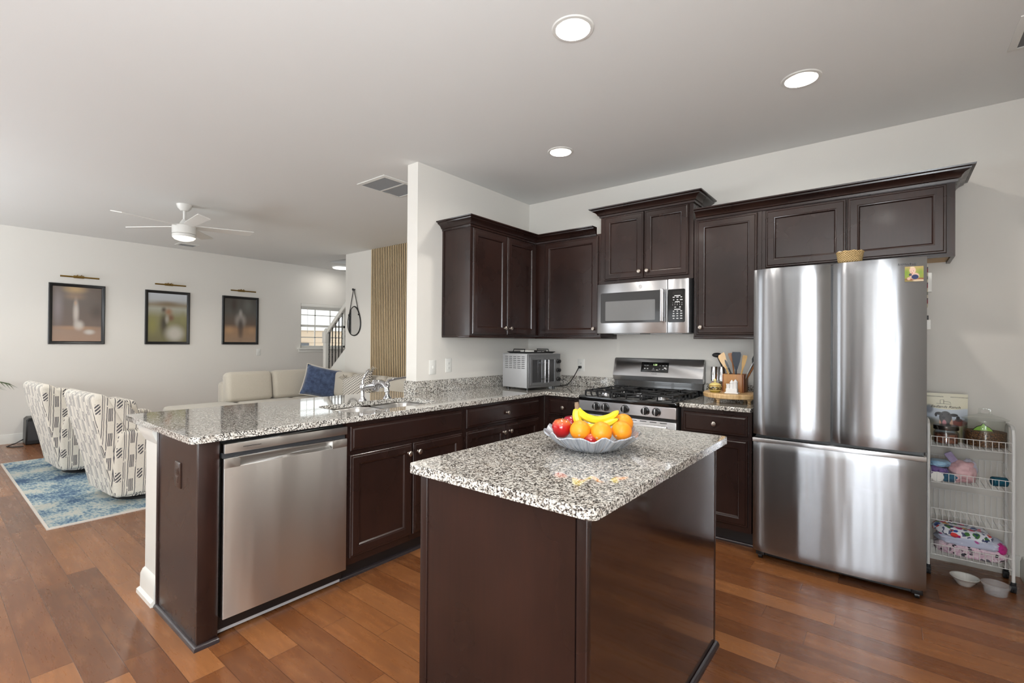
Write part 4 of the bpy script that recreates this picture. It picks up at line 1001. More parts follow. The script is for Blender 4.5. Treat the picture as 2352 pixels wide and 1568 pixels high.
def mill(lab, x, y, cols):
    t = thing('spice_mill', lab, 'pepper mill', (x, y, ZT), group='spice mills on the round tray')
    B().lathe([(.0, ZT), (.022, ZT), (.023, ZT+.004), (.023, ZT+.07), (0, ZT+.07)], (x, y, 0), 24).build('jar', 'glass', t)
    g = G('spice_fill'); r = g.sep(g.vor(g.obj(), 260.))[0]; g.set(color=g.ramp(r, [(0, lin(cols[0])), (.5, lin(cols[1])), (1, lin(cols[2]))], 'CONSTANT'), rough=.6)
    B().cyl((x, y, ZT+.004), (x, y, ZT+.062), .0205).build('spice', g.m, t)
    B().lathe([(0, ZT+.07), (.024, ZT+.07), (.024, ZT+.172), (.022, ZT+.176), (0, ZT+.176)], (x, y, 0), 28).build('grinder_cap', 'chrome', t)
mill('steel-capped spice mill with pink salt, leftmost on the round tray', 1.912, -.245, ((214, 150, 140), (232, 190, 178), (190, 120, 110)))
mill('steel-capped spice mill with dark pepper, beside the wooden utensil holder', 1.958, -.215, ((60, 50, 42), (120, 100, 80), (36, 30, 28)))
# lidded ceramic pot
g = G('painted_ceramic'); s = g.sep(g.obj()); an = g.math('ARCTAN2', s[1], s[0]); pz = g.math('MULTIPLY', s[2], 1.)
v = g.vor(g.comb(g.math('MULTIPLY', an, 5.5), g.math('MULTIPLY', s[2], 130.), 0), 1.15, 'Distance'); band = g.math('MULTIPLY', g.rng(s[2], .018, .020), g.rng(s[2], .042, .044, 1, 0))
c = g.mix(g.math('MULTIPLY', g.rng(v, .34, .42, 0, 1), band), lin((226, 206, 130)), lin((60, 44, 20))); edge = g.math('MULTIPLY', g.rng(s[2], .046, .047), g.rng(s[2], .051, .052, 1, 0)); c = g.mix(edge, c, lin((150, 96, 20))); low = g.rng(s[2], .012, .016, 1, 0); c = g.mix(low, c, lin((150, 132, 56)))
g.set(color=c, rough=.15, coat=.5); M['ceramic'] = g.m
px, py = 1.962, -.405
t = thing('lidded_sugar_pot', 'small yellow patterned ceramic pot with knob lid on the round tray', 'pot', (px, py, ZT))
B().lathe([(0, ZT), (.030, ZT), (.034, ZT+.006), (.044, ZT+.02), (.046, ZT+.036), (.040, ZT+.049), (.036, ZT+.051), (0, ZT+.051)], (px, py, 0), 36).build('pot_body', 'ceramic', t)
ld = B().lathe([(0, ZT+.0515), (.041, ZT+.0515), (.040, ZT+.056), (.028, ZT+.064), (.012, ZT+.070), (0, ZT+.071)], (px, py, 0), 36).build('lid', 'ceramic', t)
B().lathe([(0, ZT+.070), (.005, ZT+.071), (.005, ZT+.076), (.011, ZT+.083), (.009, ZT+.091), (.003, ZT+.096), (0, ZT+.097)], (px, py, 0), 20).build('lid_knob', flat('cream_glaze', (226, 212, 150), .2), ld)
# white ceramic figurine: small castle block with towers
px, py = 2.080, -.420; M['bisque'] = flat('white_bisque', (232, 230, 228), .45)
t = thing('white_castle_figurine', 'small white ceramic castle figurine in front of the wooden utensil holder', 'figurine', (px, py, ZT))
b = B(); b.box(px-.045, px+.045, py-.026, py+.026, ZT, ZT+.010, .004); b.box(px-.038, px+.036, py-.02, py+.02, ZT+.008, ZT+.035, .003); b.build('base', 'bisque', t)
for dx, dy, r, h_, cone in ((-.027, 0, .012, .060, 0), (-.004, .004, .0125, .074, 1), (.022, -.002, .015, .080, 1)):
    b = B(); b.cyl((px+dx, py+dy, ZT+.02), (px+dx, py+dy, ZT+h_), r, r*.95, 14)
    if cone: b.cyl((px+dx, py+dy, ZT+h_), (px+dx, py+dy, ZT+h_+.020), r*1.15, .002, 14)
    else:
        for k in range(5):
            a = 2*PI*k/5; b.box(px+dx+.010*math.cos(a)-.003, px+dx+.010*math.cos(a)+.003, py+dy+.010*math.sin(a)-.003, py+dy+.010*math.sin(a)+.003, ZT+h_, ZT+h_+.007)
    b.build('tower', 'bisque', t)
# utensil holder and utensils
ux, uy = 2.060, -.250
t = thing('utensil_holder', 'square wooden utensil holder of mixed wood staves on the round tray', 'utensil holder', (ux, uy, ZT))
b = B(); w_ = .066; wl = .011; zt = ZT+.128
for s_ in (-1, 1): b.box(ux+s_*w_-wl/2, ux+s_*w_+wl/2, uy-w_, uy+w_, ZT, zt, .002); b.box(ux-w_+wl/2, ux+w_-wl/2, uy+s_*w_-wl/2, uy+s_*w_+wl/2, ZT, zt, .002)
b.box(ux-w_+wl/2, ux+w_-wl/2, uy-w_+wl/2, uy+w_-wl/2, ZT, ZT+.012); b.build('box', 'acacia', t)
M['olive'] = wood_dark('olive_wood', (196, 150, 84), (222, 184, 120), .45); M['teak'] = wood_dark('teak_wood', (150, 92, 46), (184, 124, 70), .45); M['navy'] = flat('navy_silicone', (38, 46, 58), .5)
def utensil(name, lab, cat, foot, tip, hw, hl, mat, shape='paddle', hmat=None):
    """stick from foot (inside the holder) to the head centre, flat head facing the camera side"""
    f, tp = Vector(foot), Vector(tip); d = (tp-f).normalized(); n = Vector((.28, -.96, 0)); sd = d.cross(n).normalized(); n = sd.cross(d).normalized()
    t = thing(name, lab, cat, tuple(f), group='utensils in the wooden holder')
    b = B(); b.tube([f, f+(tp-f)*.5, tp-d*hl*.4], [.006, .0055, .006], 8); b.build('handle', hmat or mat, t)
    def P(u, v, w): return tp+sd*u+d*v+n*w
    b = B()
    if shape in ('paddle', 'spoon', 'slant', 'slotted'):
        pr = {'paddle': [(-.25, -.6), (-.75, -.1), (-1, .35), (-.85, .5), (.85, .5), (1, .35), (.75, -.1), (.25, -.6)], 'slant': [(-.3, -.6), (-.8, -.1), (-1, .3), (-.7, .44), (.9, .56), (1, .4), (.8, -.1), (.3, -.6)],
              'spoon': [(.9*math.cos(a)*(1-.15*math.sin(a)), .5*math.sin(a)) for a in [2*PI*k/18 for k in range(18)]], 'slotted': [(-.3, -.6), (-.95, -.2), (-1, .5), (1, .5), (.95, -.2), (.3, -.6)]}[shape]
        A = [b.bm.verts.new(P(u*hw, v*hl, .004)) for u, v in pr]; C = [b.bm.verts.new(P(u*hw, v*hl, -.004)) for u, v in pr]
        b.bm.faces.new(A); b.bm.faces.new(C[::-1])
        for i in range(len(pr)): b.bm.faces.new((A[i], C[i], C[(i+1) % len(pr)], A[(i+1) % len(pr)]))
        if shape == 'slotted':
            hd = b.build('head', mat, t)
            for q in (-.5, 0, .5):
                bb = B(); bb.bm.faces.new([bb.bm.verts.new(P(q*hw+u*hw*.14, v*hl, .0046)) for u, v in ((-1, -.1), (1, -.1), (1, .38), (-1, .38))]); bb.build('slot', 'ovenside', hd)
            return
    elif shape == 'ladle':
        b.sph(tp, (.036, .030, .018), 18, 10)
    elif shape == 'whisk':
        for k in range(5):
            a = PI*k/5; e = sd*math.cos(a)+n*math.sin(a)
            b.tube([tp-d*hl*.5, tp-d*hl*.1+e*hw, tp+d*hl*.3+e*hw*.8, tp+d*hl*.5, tp+d*hl*.3-e*hw*.8, tp-d*hl*.1-e*hw, tp-d*hl*.5], .0014, 5)
    b.build('head', mat, t, 50)
zf = ZT+.014
utensil('ladle', 'black-headed slotted ladle leaning far left out of the holder', 'ladle', (ux-.03, uy+.03, zf), (1.905, -.150, 1.240), .03, .05, 'rubber', 'ladle')
utensil('serving_spoon', 'dark long-handled spoon behind the wooden spatula', 'spoon', (ux-.02, uy+.02, zf), (1.962, -.185, 1.20), .016, .085, 'rubber', 'spoon')
utensil('wooden_spatula', 'pale wooden spatula leaning left in the utensil holder', 'spatula', (ux+.0, uy-.02, zf), (1.985, -.285, 1.205), .026, .10, 'olive', 'slant')
utensil('black_tongs', 'narrow black tongs crossing in front of the wooden spatula', 'tongs', (ux+.03, uy-.04, zf), (2.017, -.312, 1.18), .009, .07, 'black', 'spoon')
utensil('slotted_turner', 'brown wooden turner behind the navy spatula', 'turner', (ux+.0, uy+.02, zf), (2.028, -.215, 1.225), .024, .07, 'teak', 'paddle')
utensil('silicone_spatula', 'large navy silicone spatula upright in the holder', 'spatula', (ux+.01, uy-.03, zf), (2.074, -.285, 1.21), .031, .115, 'navy', 'paddle')
utensil('wooden_fork', 'pale wooden fork right of the navy spatula', 'fork', (ux+.02, uy+.0, zf), (2.115, -.245, 1.195), .016, .10, 'olive', 'paddle')
utensil('wooden_spoon', 'orange-brown wooden spoon leaning right by the refrigerator', 'spoon', (ux+.03, uy+.03, zf), (2.180, -.205, 1.18), .019, .085, 'teak', 'spoon')
utensil('slotted_spatula', 'black slotted turner rising above the others by the refrigerator', 'turner', (ux+.03, uy-.01, zf), (2.196, -.255, 1.225), .022, .075, 'black', 'slotted', 'steel')
# ================================================================== FRIDGE EXTRAS
mg = blobs('baby_photo', [(0, (150, 130, 80)), (.3, (150, 160, 70)), (.6, (160, 170, 80)), (1, (196, 170, 110))],
   [(.1, .6, .22, .4, (120, 160, 50), 1, .8), (.85, .6, .22, .35, (130, 160, 70), 1, .8), (.6, .15, .8, .1, (150, 70, 60), .4, .8), (.75, .06, .4, .1, (220, 200, 170), .4, .9), (.52, .36, .30, .26, (226, 190, 170), .3, 1), (.55, .30, .22, .18, (44, 60, 104), .25, 1), (.3, .45, .1, .1, (50, 56, 96), .3, .9), (.42, .74, .19, .25, (236, 200, 180), .2, 1), (.40, .94, .16, .08, (236, 214, 180), .5, .8), (.34, .68, .02, .025, (60, 50, 60), .3, 1), (.46, .70, .02, .025, (60, 50, 60), .3, 1), (.39, .56, .06, .03, (190, 90, 90), .3, 1), (.22, .2, .12, .12, (230, 190, 170), .4, .9)], .3)
t = tag(B().box(-.038, .038, -.001, .001, 1.654, 1.732, mat=Matrix.Translation((3.039, -.7575, 0)) @ Matrix.Rotation(math.atan(.19), 4, 'Z')).build('photo_magnet', mg, None, uvfn=lambda c: ((c.x-3.0017)/.0746, (c.z-1.654)/.078)), 'small photo of a smiling baby on the refrigerator door', 'photo')
g = G('woven_straw'); s = g.sep(g.obj()); an = g.math('ARCTAN2', s[1], s[0]); w1_ = g.math('SINE', g.math('MULTIPLY', an, 46.)); w2_ = g.math('SINE', g.math('MULTIPLY', s[2], 520.)); v = g.math('MULTIPLY', w1_, w2_)
g.set(color=g.ramp(g.math('MULTIPLY_ADD', v, .5, .5), [(0, lin((140, 108, 64))), (.6, lin((206, 174, 120))), (1, lin((226, 200, 150)))]), rough=.7); g.bump(v, .6, .004); M['straw'] = g.m
t = thing('straw_basket', 'small woven straw basket on top of the refrigerator', 'basket', (2.762, -.62, 1.79))
b = B(); b.lathe([(0, 1.7905), (.052, 1.7905), (.058, 1.80), (.064, 1.842), (.066, 1.848), (.060, 1.848), (.054, 1.80), (0, 1.797)], (2.762, -.66, 0), 40); b.build('woven_body', 'straw', t, 60)
b = B(); b.tube([(2.762+.063*math.cos(a), -.66+.063*math.sin(a), 1.848+.002*math.sin(9*a)) for a in [2*PI*k/36 for k in range(36)]], .0045, 8, True); b.build('rim', 'straw', t)
g = G('plaid_cloth'); z = g.sep(g.obj())[2]; st = g.math('FRACT', g.math('DIVIDE', z, .085)); g.set(color=g.ramp(st, [(0, lin((190, 176, 150))), (.25, lin((120, 34, 48))), (.5, lin((52, 50, 60))), (.6, lin((205, 194, 172))), (.8, lin((110, 112, 104))), (1, lin((190, 176, 150)))], 'CONSTANT'), rough=.9); M['plaid'] = g.m
b = B(); b.prism([(-.545, 1.765), (-.545, 1.62), (-.55, 1.545), (-.52, 1.530), (-.47, 1.530), (-.44, 1.545), (-.445, 1.62), (-.47, 1.765)], 'yz', 3.0885, 3.103)
bm = b.bm
t = tag(b.build('pot_holder', 'plaid'), 'plaid pot holder hanging on the right side of the refrigerator', 'pot holder'); bevel(t, .004)
t = tag(B().box(3.0885, 3.125, -.42, -.38, 1.625, 1.733, .002).build('paper_clip_board', 'white'), 'pale notepad on the refrigerator side behind the plaid pot holder', 'notepad')
t = thing('magnet_clip', 'black magnet clip holding a white card on the refrigerator side', 'clip', (3.09, -.55, 1.41)); B().box(3.0885, 3.105, -.565, -.535, 1.462, 1.486, .002).build('clip', 'black', t); B().box(3.0885, 3.113, -.57, -.53, 1.41, 1.462, .001).build('card', 'white', t)
# ================================================================== PET CART
M['wire'] = flat('white_coated_wire', (228, 228, 226), .35)
CX0, CX1, CY0, CY1 = 3.128, 3.452, -.335, -.075
t = thing('wire_cart', 'white four-tier wire rolling cart beside the refrigerator', 'cart', (3.29, -.2, 0))
TIER = [(.752, .806), (.545, .602), (.333, .397), (.135, .192)]
for k, (zb, zt) in enumerate(TIER):
    b = B(); r = .0017; zr = zt+.055 if k in (1, 2) else zt+.02
    for zz in (zt, zb): b.tube([(CX0, CY0, zz), (CX1, CY0, zz)], r*1.15, 6)
    b.tube([(CX0, CY1, zr), (CX1, CY1, zr)], r, 6); b.tube([(CX0, CY1, zb), (CX1, CY1, zb)], r, 6)
    for xx in (CX0, CX1):
        b.tube([(xx, CY0, zt), (xx, CY1, zr)], r, 6); b.tube([(xx, CY0, zb), (xx, CY1, zb)], r, 6); b.tube([(xx, CY0, (zt+zb)/2), (xx, CY1, (zr+zb)/2)], r*.8, 6)
    n = 13
    for i in range(n+1):
        xx = CX0+(CX1-CX0)*i/n; b.tube([(xx, CY0, zt), (xx, CY0-.001, zb+.004), (xx, CY0+.006, zb), (xx, CY1-.006, zb), (xx, CY1, zb+.006), (xx, CY1, zr)], r*.85, 5)
    b.tube([(CX0, (CY0+CY1)/2, zb-.003), (CX1, (CY0+CY1)/2, zb-.003)], r, 6)
    b.build('wire_basket', 'wire', t)
for xx in (CX0-.010, CX1+.010):
    y0, y1 = -.300, -.090
    b = B(); b.tube([(xx, y0, .055), (xx, y0, .83), (xx, y0+.012, .868), (xx, y0+.045, .885), (xx, y1-.045, .885), (xx, y1-.012, .868), (xx, y1, .83), (xx, y1, .055)], .0075, 10); b.build('side_frame', 'wire', t)
    for yy in (y0, y1):
        b = B(); b.cyl((xx, yy, .040), (xx, yy, .06), .011, n=12); b.box(xx-.012, xx+.012, yy-.016, yy+.022, .026, .046, .004); cs = b.build('caster', 'rubber', t)
        b = B()
        for q in (-1, 1): b.cyl((xx+q*.006-.005, yy+.014, .0205), (xx+q*.006+.005, yy+.014, .0205), .0205, n=20)
        b.build('wheel', 'rubber', cs)
# top tier: bag, treat jar, kibble jar
ZB1 = .756
hg = blobs('pet_food_print', [(0, (150, 138, 112)), (.28, (170, 160, 130)), (.42, (150, 150, 150)), (.5, (188, 198, 210)), (.68, (206, 214, 222)), (.72, (232, 228, 206)), (1, (234, 229, 206))],
   [(.5, .80, .62, .14, (234, 229, 206), .08, 1), (.05, .66, .14, .12, (120, 126, 138), .5, .8), (.08, .40, .2, .12, (96, 96, 84), .7, .8), (.80, .40, .22, .075, (126, 58, 50), .3, .95), (.78, .46, .10, .04, (70, 50, 52), .3, .9), (.45, .16, .30, .22, (186, 200, 220), .4, .9), (.36, .36, .07, .16, (216, 172, 150), .3, 1), (.58, .36, .075, .16, (214, 168, 146), .3, 1),
    (.30, .575, .10, .035, (46, 44, 46), .2, 1), (.225, .545, .035, .045, (46, 44, 46), .2, 1), (.66, .555, .12, .036, (46, 44, 46), .2, 1), (.765, .50, .05, .045, (40, 38, 40), .2, 1), (.46, .50, .17, .14, (62, 58, 58), .15, 1), (.46, .40, .12, .12, (70, 64, 62), .2, 1), (.43, .38, .06, .075, (206, 140, 148), .25, 1), (.42, .49, .045, .028, (24, 22, 24), .25, 1), (.38, .56, .018, .016, (20, 18, 16), .3, 1), (.53, .56, .018, .016, (20, 18, 16), .3, 1), (.9, .25, .1, .16, (106, 120, 60), .7, .7)], .4)
t = thing('pet_food_bag', 'cream pet food pouch printed with a dog face on the top tier', 'bag', (3.21, -.12, ZB1))
b = B(); x0, x1, y0 = 3.118, 3.298, -.128; nx, nz = 12, 14
g_ = []
for j in range(nz+1):
    v = j/nz; row = []
    for i in range(nx+1):
        u = i/nx; th = .028*math.sin(PI*u)**.6*(1-v)**.7
        row.append((x0+(x1-x0)*u+.006*(v-.5)*(u-.5), y0-th, ZB1+.282*v, th))
    g_.append(row)
F1 = [[b.bm.verts.new((p[0], p[1], p[2])) for p in r] for r in g_]; K1 = [[b.bm.verts.new((p[0], -.126+p[3]*.9, p[2])) for p in r] for r in g_]
for j in range(nz):
    for i in range(nx):
        b.bm.faces.new((F1[j][i], F1[j][i+1], F1[j+1][i+1], F1[j+1][i])); b.bm.faces.new((K1[j][i], K1[j+1][i], K1[j+1][i+1], K1[j][i+1]))
for j in range(nz):
    b.bm.faces.new((F1[j][0], F1[j+1][0], K1[j+1][0], K1[j][0])); b.bm.faces.new((F1[j][nx], K1[j][nx], K1[j+1][nx], F1[j+1][nx]))
for i in range(nx):
    b.bm.faces.new((F1[nz][i], F1[nz][i+1], K1[nz][i+1], K1[nz][i])); b.bm.faces.new((F1[0][i], K1[0][i], K1[0][i+1], F1[0][i+1]))
pb = b.build('pouch', hg, t, 60, uvfn=lambda c: ((c.x-3.118)/.18, (c.z-ZB1)/.282))
text('Badlands Ranch', .021, (3.200, -.1405, ZB1+.203), X, NY, 'inkdark', pb, 'brand_lettering', shear=.3)
b = B(); yb_ = -.1395
for P in ([(3.178, .222), (3.178, .243), (3.193, .245), (3.193, .222)], [(3.193, .236), (3.222, .232), (3.226, .221), (3.160, .221)]): b.tube([(p, yb_, ZB1+q) for p, q in P], .0009, 4)
b.build('ranch_drawing', 'inkdark', pb)
text('SUPERFOOD COMPLETE', .0078, (3.150, -.1345, ZB1+.262), X, NY, 'inkdark', pb, 'small_lettering')
text('MADE WITH AIR DRIED BEEF', .0060, (3.262, -.1345, ZB1+.262), X, NY, 'inkdark', pb, 'small_lettering')
g = G('kibble_pieces'); r = g.sep(g.vor(g.obj(), 150.)); dd = g.vor(g.obj(), 150., 'Distance'); g.set(color=g.mix(g.rng(dd, .2, .75), g.ramp(r[0], [(0, lin((120, 78, 42))), (1, lin((150, 104, 62)))]), lin((58, 36, 22))), rough=.7); g.bump(g.math('SUBTRACT', 1., dd), .8, .004); M['kibble'] = g.m
jx, jy, jr = 3.362, -.205, .094
t = thing('glass_kibble_jar', 'large glass jar with glass lid full of brown kibble on the top tier', 'jar', (jx, jy, ZB1))
B().lathe([(0, ZB1), (jr-.006, ZB1), (jr, ZB1+.006), (jr, ZB1+.128), (jr-.01, ZB1+.142), (jr-.012, ZB1+.152), (jr-.015, ZB1+.152), (jr-.013, ZB1+.142), (jr-.004, ZB1+.128), (jr-.004, ZB1+.008), (0, ZB1+.006)], (jx, jy, 0), 48).build('jar_body', 'glass', t)
ld = B().lathe([(0, ZB1+.153), (.095, ZB1+.153), (.099, ZB1+.157), (.07, ZB1+.170), (.036, ZB1+.180), (.028, ZB1+.186), (0, ZB1+.186)], (jx, jy, 0), 48).build('lid', 'glass', t)
b = B(); b.tube([(jx-.022, jy, ZB1+.186), (jx-.022, jy, ZB1+.210), (jx, jy, ZB1+.214), (jx+.022, jy, ZB1+.210), (jx+.022, jy, ZB1+.186)], .006, 8); b.build('lid_knob', 'glass', ld)
kb = B().lathe([(0, ZB1+.007), (jr-.006, ZB1+.009), (jr-.006, ZB1+.088), (jr-.03, ZB1+.092), (0, ZB1+.094)], (jx, jy, 0), 48).build('kibble', 'kibble', t); kb['kind'] = 'stuff'
M['lime'] = flat('lime_plastic', (140, 196, 30), .35)
sc_ = thing('kibble_scoop', 'lime green scoop standing in the kibble inside the glass jar', 'scoop', (jx-.012, jy-.03, ZB1+.09))
b = B(); P = [(jx-.012+.045*math.cos(a), ZB1+.085+.034*math.sin(a)) for a in [PI*k/12 for k in range(13)]]; P = [(jx-.057, ZB1+.080)]+[(jx-.05, ZB1+.098), (jx-.036, ZB1+.113), (jx-.018, ZB1+.122), (jx-.012, ZB1+.132), (jx-.006, ZB1+.132), (jx+.0, ZB1+.122), (jx+.016, ZB1+.112), (jx+.028, ZB1+.096), (jx+.032, ZB1+.080)]
b.prism(P, 'xz', jy-.034, jy-.020); b.build('cup', 'lime', sc_); b = B(); b.tube([(p, jy-.034, q) for p, q in P], .0016, 5); b.build('rim', 'black', sc_)
tx_, ty_, tr = 3.196, -.255, .056
t = thing('treat_jar', 'short glass jar of treats with a dark metal lid on the top tier', 'jar', (tx_, ty_, ZB1))
B().lathe([(0, ZB1), (tr-.006, ZB1), (tr, ZB1+.008), (tr, ZB1+.066), (tr-.008, ZB1+.078), (tr-.008, ZB1+.086), (tr-.011, ZB1+.086), (tr-.003, ZB1+.066), (tr-.003, ZB1+.01), (0, ZB1+.005)], (tx_, ty_, 0), 36).build('jar_body', 'glass', t)
B().lathe([(0, ZB1+.084), (tr-.002, ZB1+.084), (tr, ZB1+.087), (tr, ZB1+.106), (tr-.003, ZB1+.109), (0, ZB1+.109)], (tx_, ty_, 0), 36).build('lid', G('dark_metal').set(color=lin((110, 108, 106)), metal=1., rough=.25).m, t)
g = G('treat_chunks'); r = g.sep(g.vor(g.obj(), 90.))[0]; g.set(color=g.ramp(r, [(0, lin((96, 48, 32))), (.6, lin((140, 84, 58))), (1, lin((190, 150, 124)))], 'CONSTANT'), rough=.6); tm = g.m
k_ = B().lathe([(0, ZB1+.006), (tr-.006, ZB1+.009), (tr-.006, ZB1+.06), (0, ZB1+.064)], (tx_, ty_, 0), 36).build('treats', tm, t); k_['kind'] = 'stuff'
# second tier: pet clothes and a bag roll
def lump(name, lab, cat, c, r, mat, seed, amp=.18, rot=(0, 0, 0), sub=3, group=None, zmin=None, pw=1.):
    random.seed(seed); b = bmesh.new(); bmesh.ops.create_icosphere(b, subdivisions=sub+1, radius=1)
    from mathutils import noise as mn
    mr = Matrix.Rotation(rot[2], 4, 'Z') @ Matrix.Rotation(rot[1], 4, 'Y') @ Matrix.Rotation(rot[0], 4, 'X')
    for v in b.verts:
        q = v.co.copy(); k = 1+amp*mn.noise(q*1.7+Vector((seed, seed*.3, 0)))+amp*.8*mn.noise(q*4.1+Vector((0, seed, 2)))
        q = Vector([math.copysign(abs(x)**pw, x) for x in q])*k
        p = mr @ Vector((q.x*r[0], q.y*r[1], q.z*r[2])); v.co = Vector(c)+p
        if zmin is not None and v.co.z < zmin: v.co.z = zmin
    bb = B(); bb._add(b); return tag(bb.build(name, mat, None, 70), lab, cat, group)
def cloth(name, c1, c2, sc=18., rough=.9):
    g = G(name); v = g.noise(g.obj(), sc, 3.); g.set(color=g.mix(g.rng(v, .35, .65), lin(c1), lin(c2)), rough=rough, sheen=.3); g.bump(g.noise(g.obj(), 90., 2.), .4, .003); return g.m
ZB2 = .549
G2 = 'folded pet clothes on the second tier'
lump('pet_shirt', 'crumpled pink knit garment in the middle of the second tier', 'clothing', (3.262, -.225, ZB2+.050), (.062, .075, .062), cloth('pink_knit', (196, 148, 154), (222, 184, 188)), 3, .26, group=G2, zmin=ZB2, pw=.8)
lump('pet_shirt', 'purple garment at the left of the second tier', 'clothing', (3.165, -.215, ZB2+.034), (.048, .085, .042), cloth('purple_cloth', (84, 66, 128), (138, 108, 168)), 5, .24, group=G2, zmin=ZB2, pw=.8)
lump('pet_shirt', 'light blue garment on top of the purple one', 'clothing', (3.172, -.225, ZB2+.090), (.046, .06, .017), cloth('sky_cloth', (120, 164, 200), (164, 200, 224)), 8, .2, group=G2, pw=.7)
lump('pet_shirt', 'dark teal garment in front under the pink one', 'clothing', (3.205, -.295, ZB2+.022), (.035, .028, .026), cloth('teal_cloth', (36, 70, 96), (58, 110, 136)), 9, .2, group=G2, zmin=ZB2)
lump('pet_shirt', 'pale lavender garment bunched behind the pink one', 'clothing', (3.300, -.155, ZB2+.058), (.038, .05, .058), cloth('pale_lavender', (206, 202, 220), (226, 224, 236)), 19, .2, group=G2, zmin=ZB2)
bm_ = B(); m = Matrix.Translation((3.222, -.215, ZB2+.125)) @ Matrix.Rotation(math.radians(-32), 4, 'Y'); bm_.box(-.019, .019, -.012, .012, -.034, .034, .006, 2, m)
tag(bm_.build('lavender_pouch', cloth('lavender_cloth', (150, 136, 168), (170, 158, 186))), 'lavender grooming pouch sticking up from the clothes', 'pouch')
b = B(); b.lathe([(0, 0), (.020, 0), (.026, .004), (.028, .010), (0, .012)], (3.155, -.322, ZB2+.028), 28, NY); tag(b.build('white_cup', 'white'), 'round white cup lying at the front left of the second tier', 'cup')
b = B(); b.cyl((3.385, -.245, ZB2+.026), (3.446, -.225, ZB2+.026), .026, n=28); o = b.build('bag_roll', flat('teal_vinyl', (18, 82, 104), .25)); bevel(o, .005); tag(o, 'teal roll of bags at the right end of the second tier', 'roll')
# bottom tier: folded fabrics
def floral(name, bg, cols, scale, seed):
    g = G(name); p = g.vm('ADD', g.obj(), (seed, seed*.7, 0)); w = g.vm('ADD', p, g.vm('MULTIPLY', g.noise(p, 26., 2., .5, True), (.03, .03, .03)))
    r = g.sep(g.vor(w, scale))[0]; d = g.vor(w, scale, 'Distance'); n = len(cols)
    c = g.ramp(r, [(i/n, lin(q)) for i, q in enumerate(cols)], 'CONSTANT')
    c = g.mix(g.rng(d, .40, .46), c, lin(bg)); r2 = g.sep(g.vor(w, scale*2.6))[1]; c = g.mix(g.math('MULTIPLY', g.rng(r2, .82, .83), .9), c, lin(cols[-1])); g.set(color=c, rough=.9, sheen=.2); g.bump(g.noise(g.obj(), 40., 2.), .3, .004); return g.m
fm = floral('bright_floral', (226, 228, 236), [(232, 110, 40), (206, 24, 92), (214, 60, 60), (208, 150, 30), (40, 80, 160), (70, 120, 60), (180, 20, 110), (40, 50, 100)], 26., 3.)
ZB4 = .139; G4 = 'folded pet blankets on the bottom tier'
lump('folded_blanket', 'black, pink and white patterned blanket at the bottom of the cart stack', 'blanket', (3.296, -.208, ZB4+.034), (.150, .110, .040), floral('mono_floral', (214, 194, 204), [(40, 38, 44), (226, 200, 210), (90, 88, 96), (230, 224, 228), (60, 60, 66), (196, 160, 180)], 46., 9.), 11, .08, group=G4, zmin=ZB4, pw=.55)
lump('folded_blanket', 'pale blue blanket with magenta trim in the middle of the cart stack', 'blanket', (3.293, -.215, ZB4+.082), (.140, .100, .030), floral('pale_trim_cloth', (186, 192, 214), [(196, 200, 220), (186, 190, 212), (176, 84, 150), (200, 204, 222), (190, 196, 216), (206, 208, 226)], 22., 1.), 12, .14, group=G4, pw=.6)
lump('folded_blanket', 'bright flowered blanket on top of the cart stack', 'blanket', (3.262, -.215, ZB4+.120), (.120, .095, .030), fm, 13, .14, rot=(0, .06, 0), group=G4, pw=.6)
lump('pet_toy', 'magenta stuffed roll at the right end of the bottom tier', 'toy', (3.415, -.26, ZB4+.072), (.028, .04, .034), cloth('magenta_cloth', (170, 16, 110), (196, 40, 136)), 14, .12)
# bowls on the floor
bx, by = 3.268, -.338
t = tag(B().lathe([(0, 0), (.028, 0), (.031, .003), (.046, .024), (.058, .042), (.062, .044), (.062, .047), (.055, .045), (.043, .028), (.028, .008), (0, .006)], (bx, by, 0), 44).build('pet_bowl', flat('white_ceramic', (214, 213, 208), .2)), 'white ceramic pet bowl on the floor under the cart', 'bowl')
bx, by = 3.386, -.372
t = thing('plastic_tub', 'clear round plastic food tub on the floor under the cart', 'tub', (bx, by, 0))
B().lathe([(0, 0), (.042, 0), (.045, .003), (.051, .044), (.055, .045), (.055, .051), (.058, .052), (.058, .058), (.054, .058), (.053, .050), (.048, .044), (.043, .005), (0, .003)], (bx, by, 0), 44).build('tub_body', 'clearplastic', t)
# ================================================================== LIVING ROOM
g = G('distressed_rug'); p = g.obj(); n1 = g.noise(p, 1.7, 4., .62); n2 = g.noise(g.vm('MULTIPLY', p, (1, 2.2, 1)), 24., 4., .75); n3 = g.noise(p, 5., 3.)
v = g.math('MULTIPLY_ADD', n1, .85, g.math('MULTIPLY_ADD', n2, .62, g.math('MULTIPLY', n3, .35)))
g.set(color=g.ramp(v, [(.60, lin((44, 66, 98))), (.79, lin((70, 98, 128))), (.875, lin((124, 148, 160))), (.94, lin((170, 180, 178))), (1., lin((188, 188, 178)))]), rough=.95); g.bump(n2, .3, .004); M['rug'] = g.m
t = thing('area_rug', 'distressed blue and cream rug under the patterned swivel chairs', 'rug', (-3.0, -2.2, 0))
b = B(); b.box(-4.385, -1.62, -3.385, -2.02, .0005, .010); b.build('pile', 'rug', t)
b = B(); b.sweep([(-4.385, -3.385), (-1.62, -3.385), (-1.62, -2.02), (-4.385, -2.02)], [(-.008, .0005), (.006, .0005), (.006, .010), (-.008, .0125)], True); b.build('binding', flat('cream_binding', (206, 198, 188), .9), t)
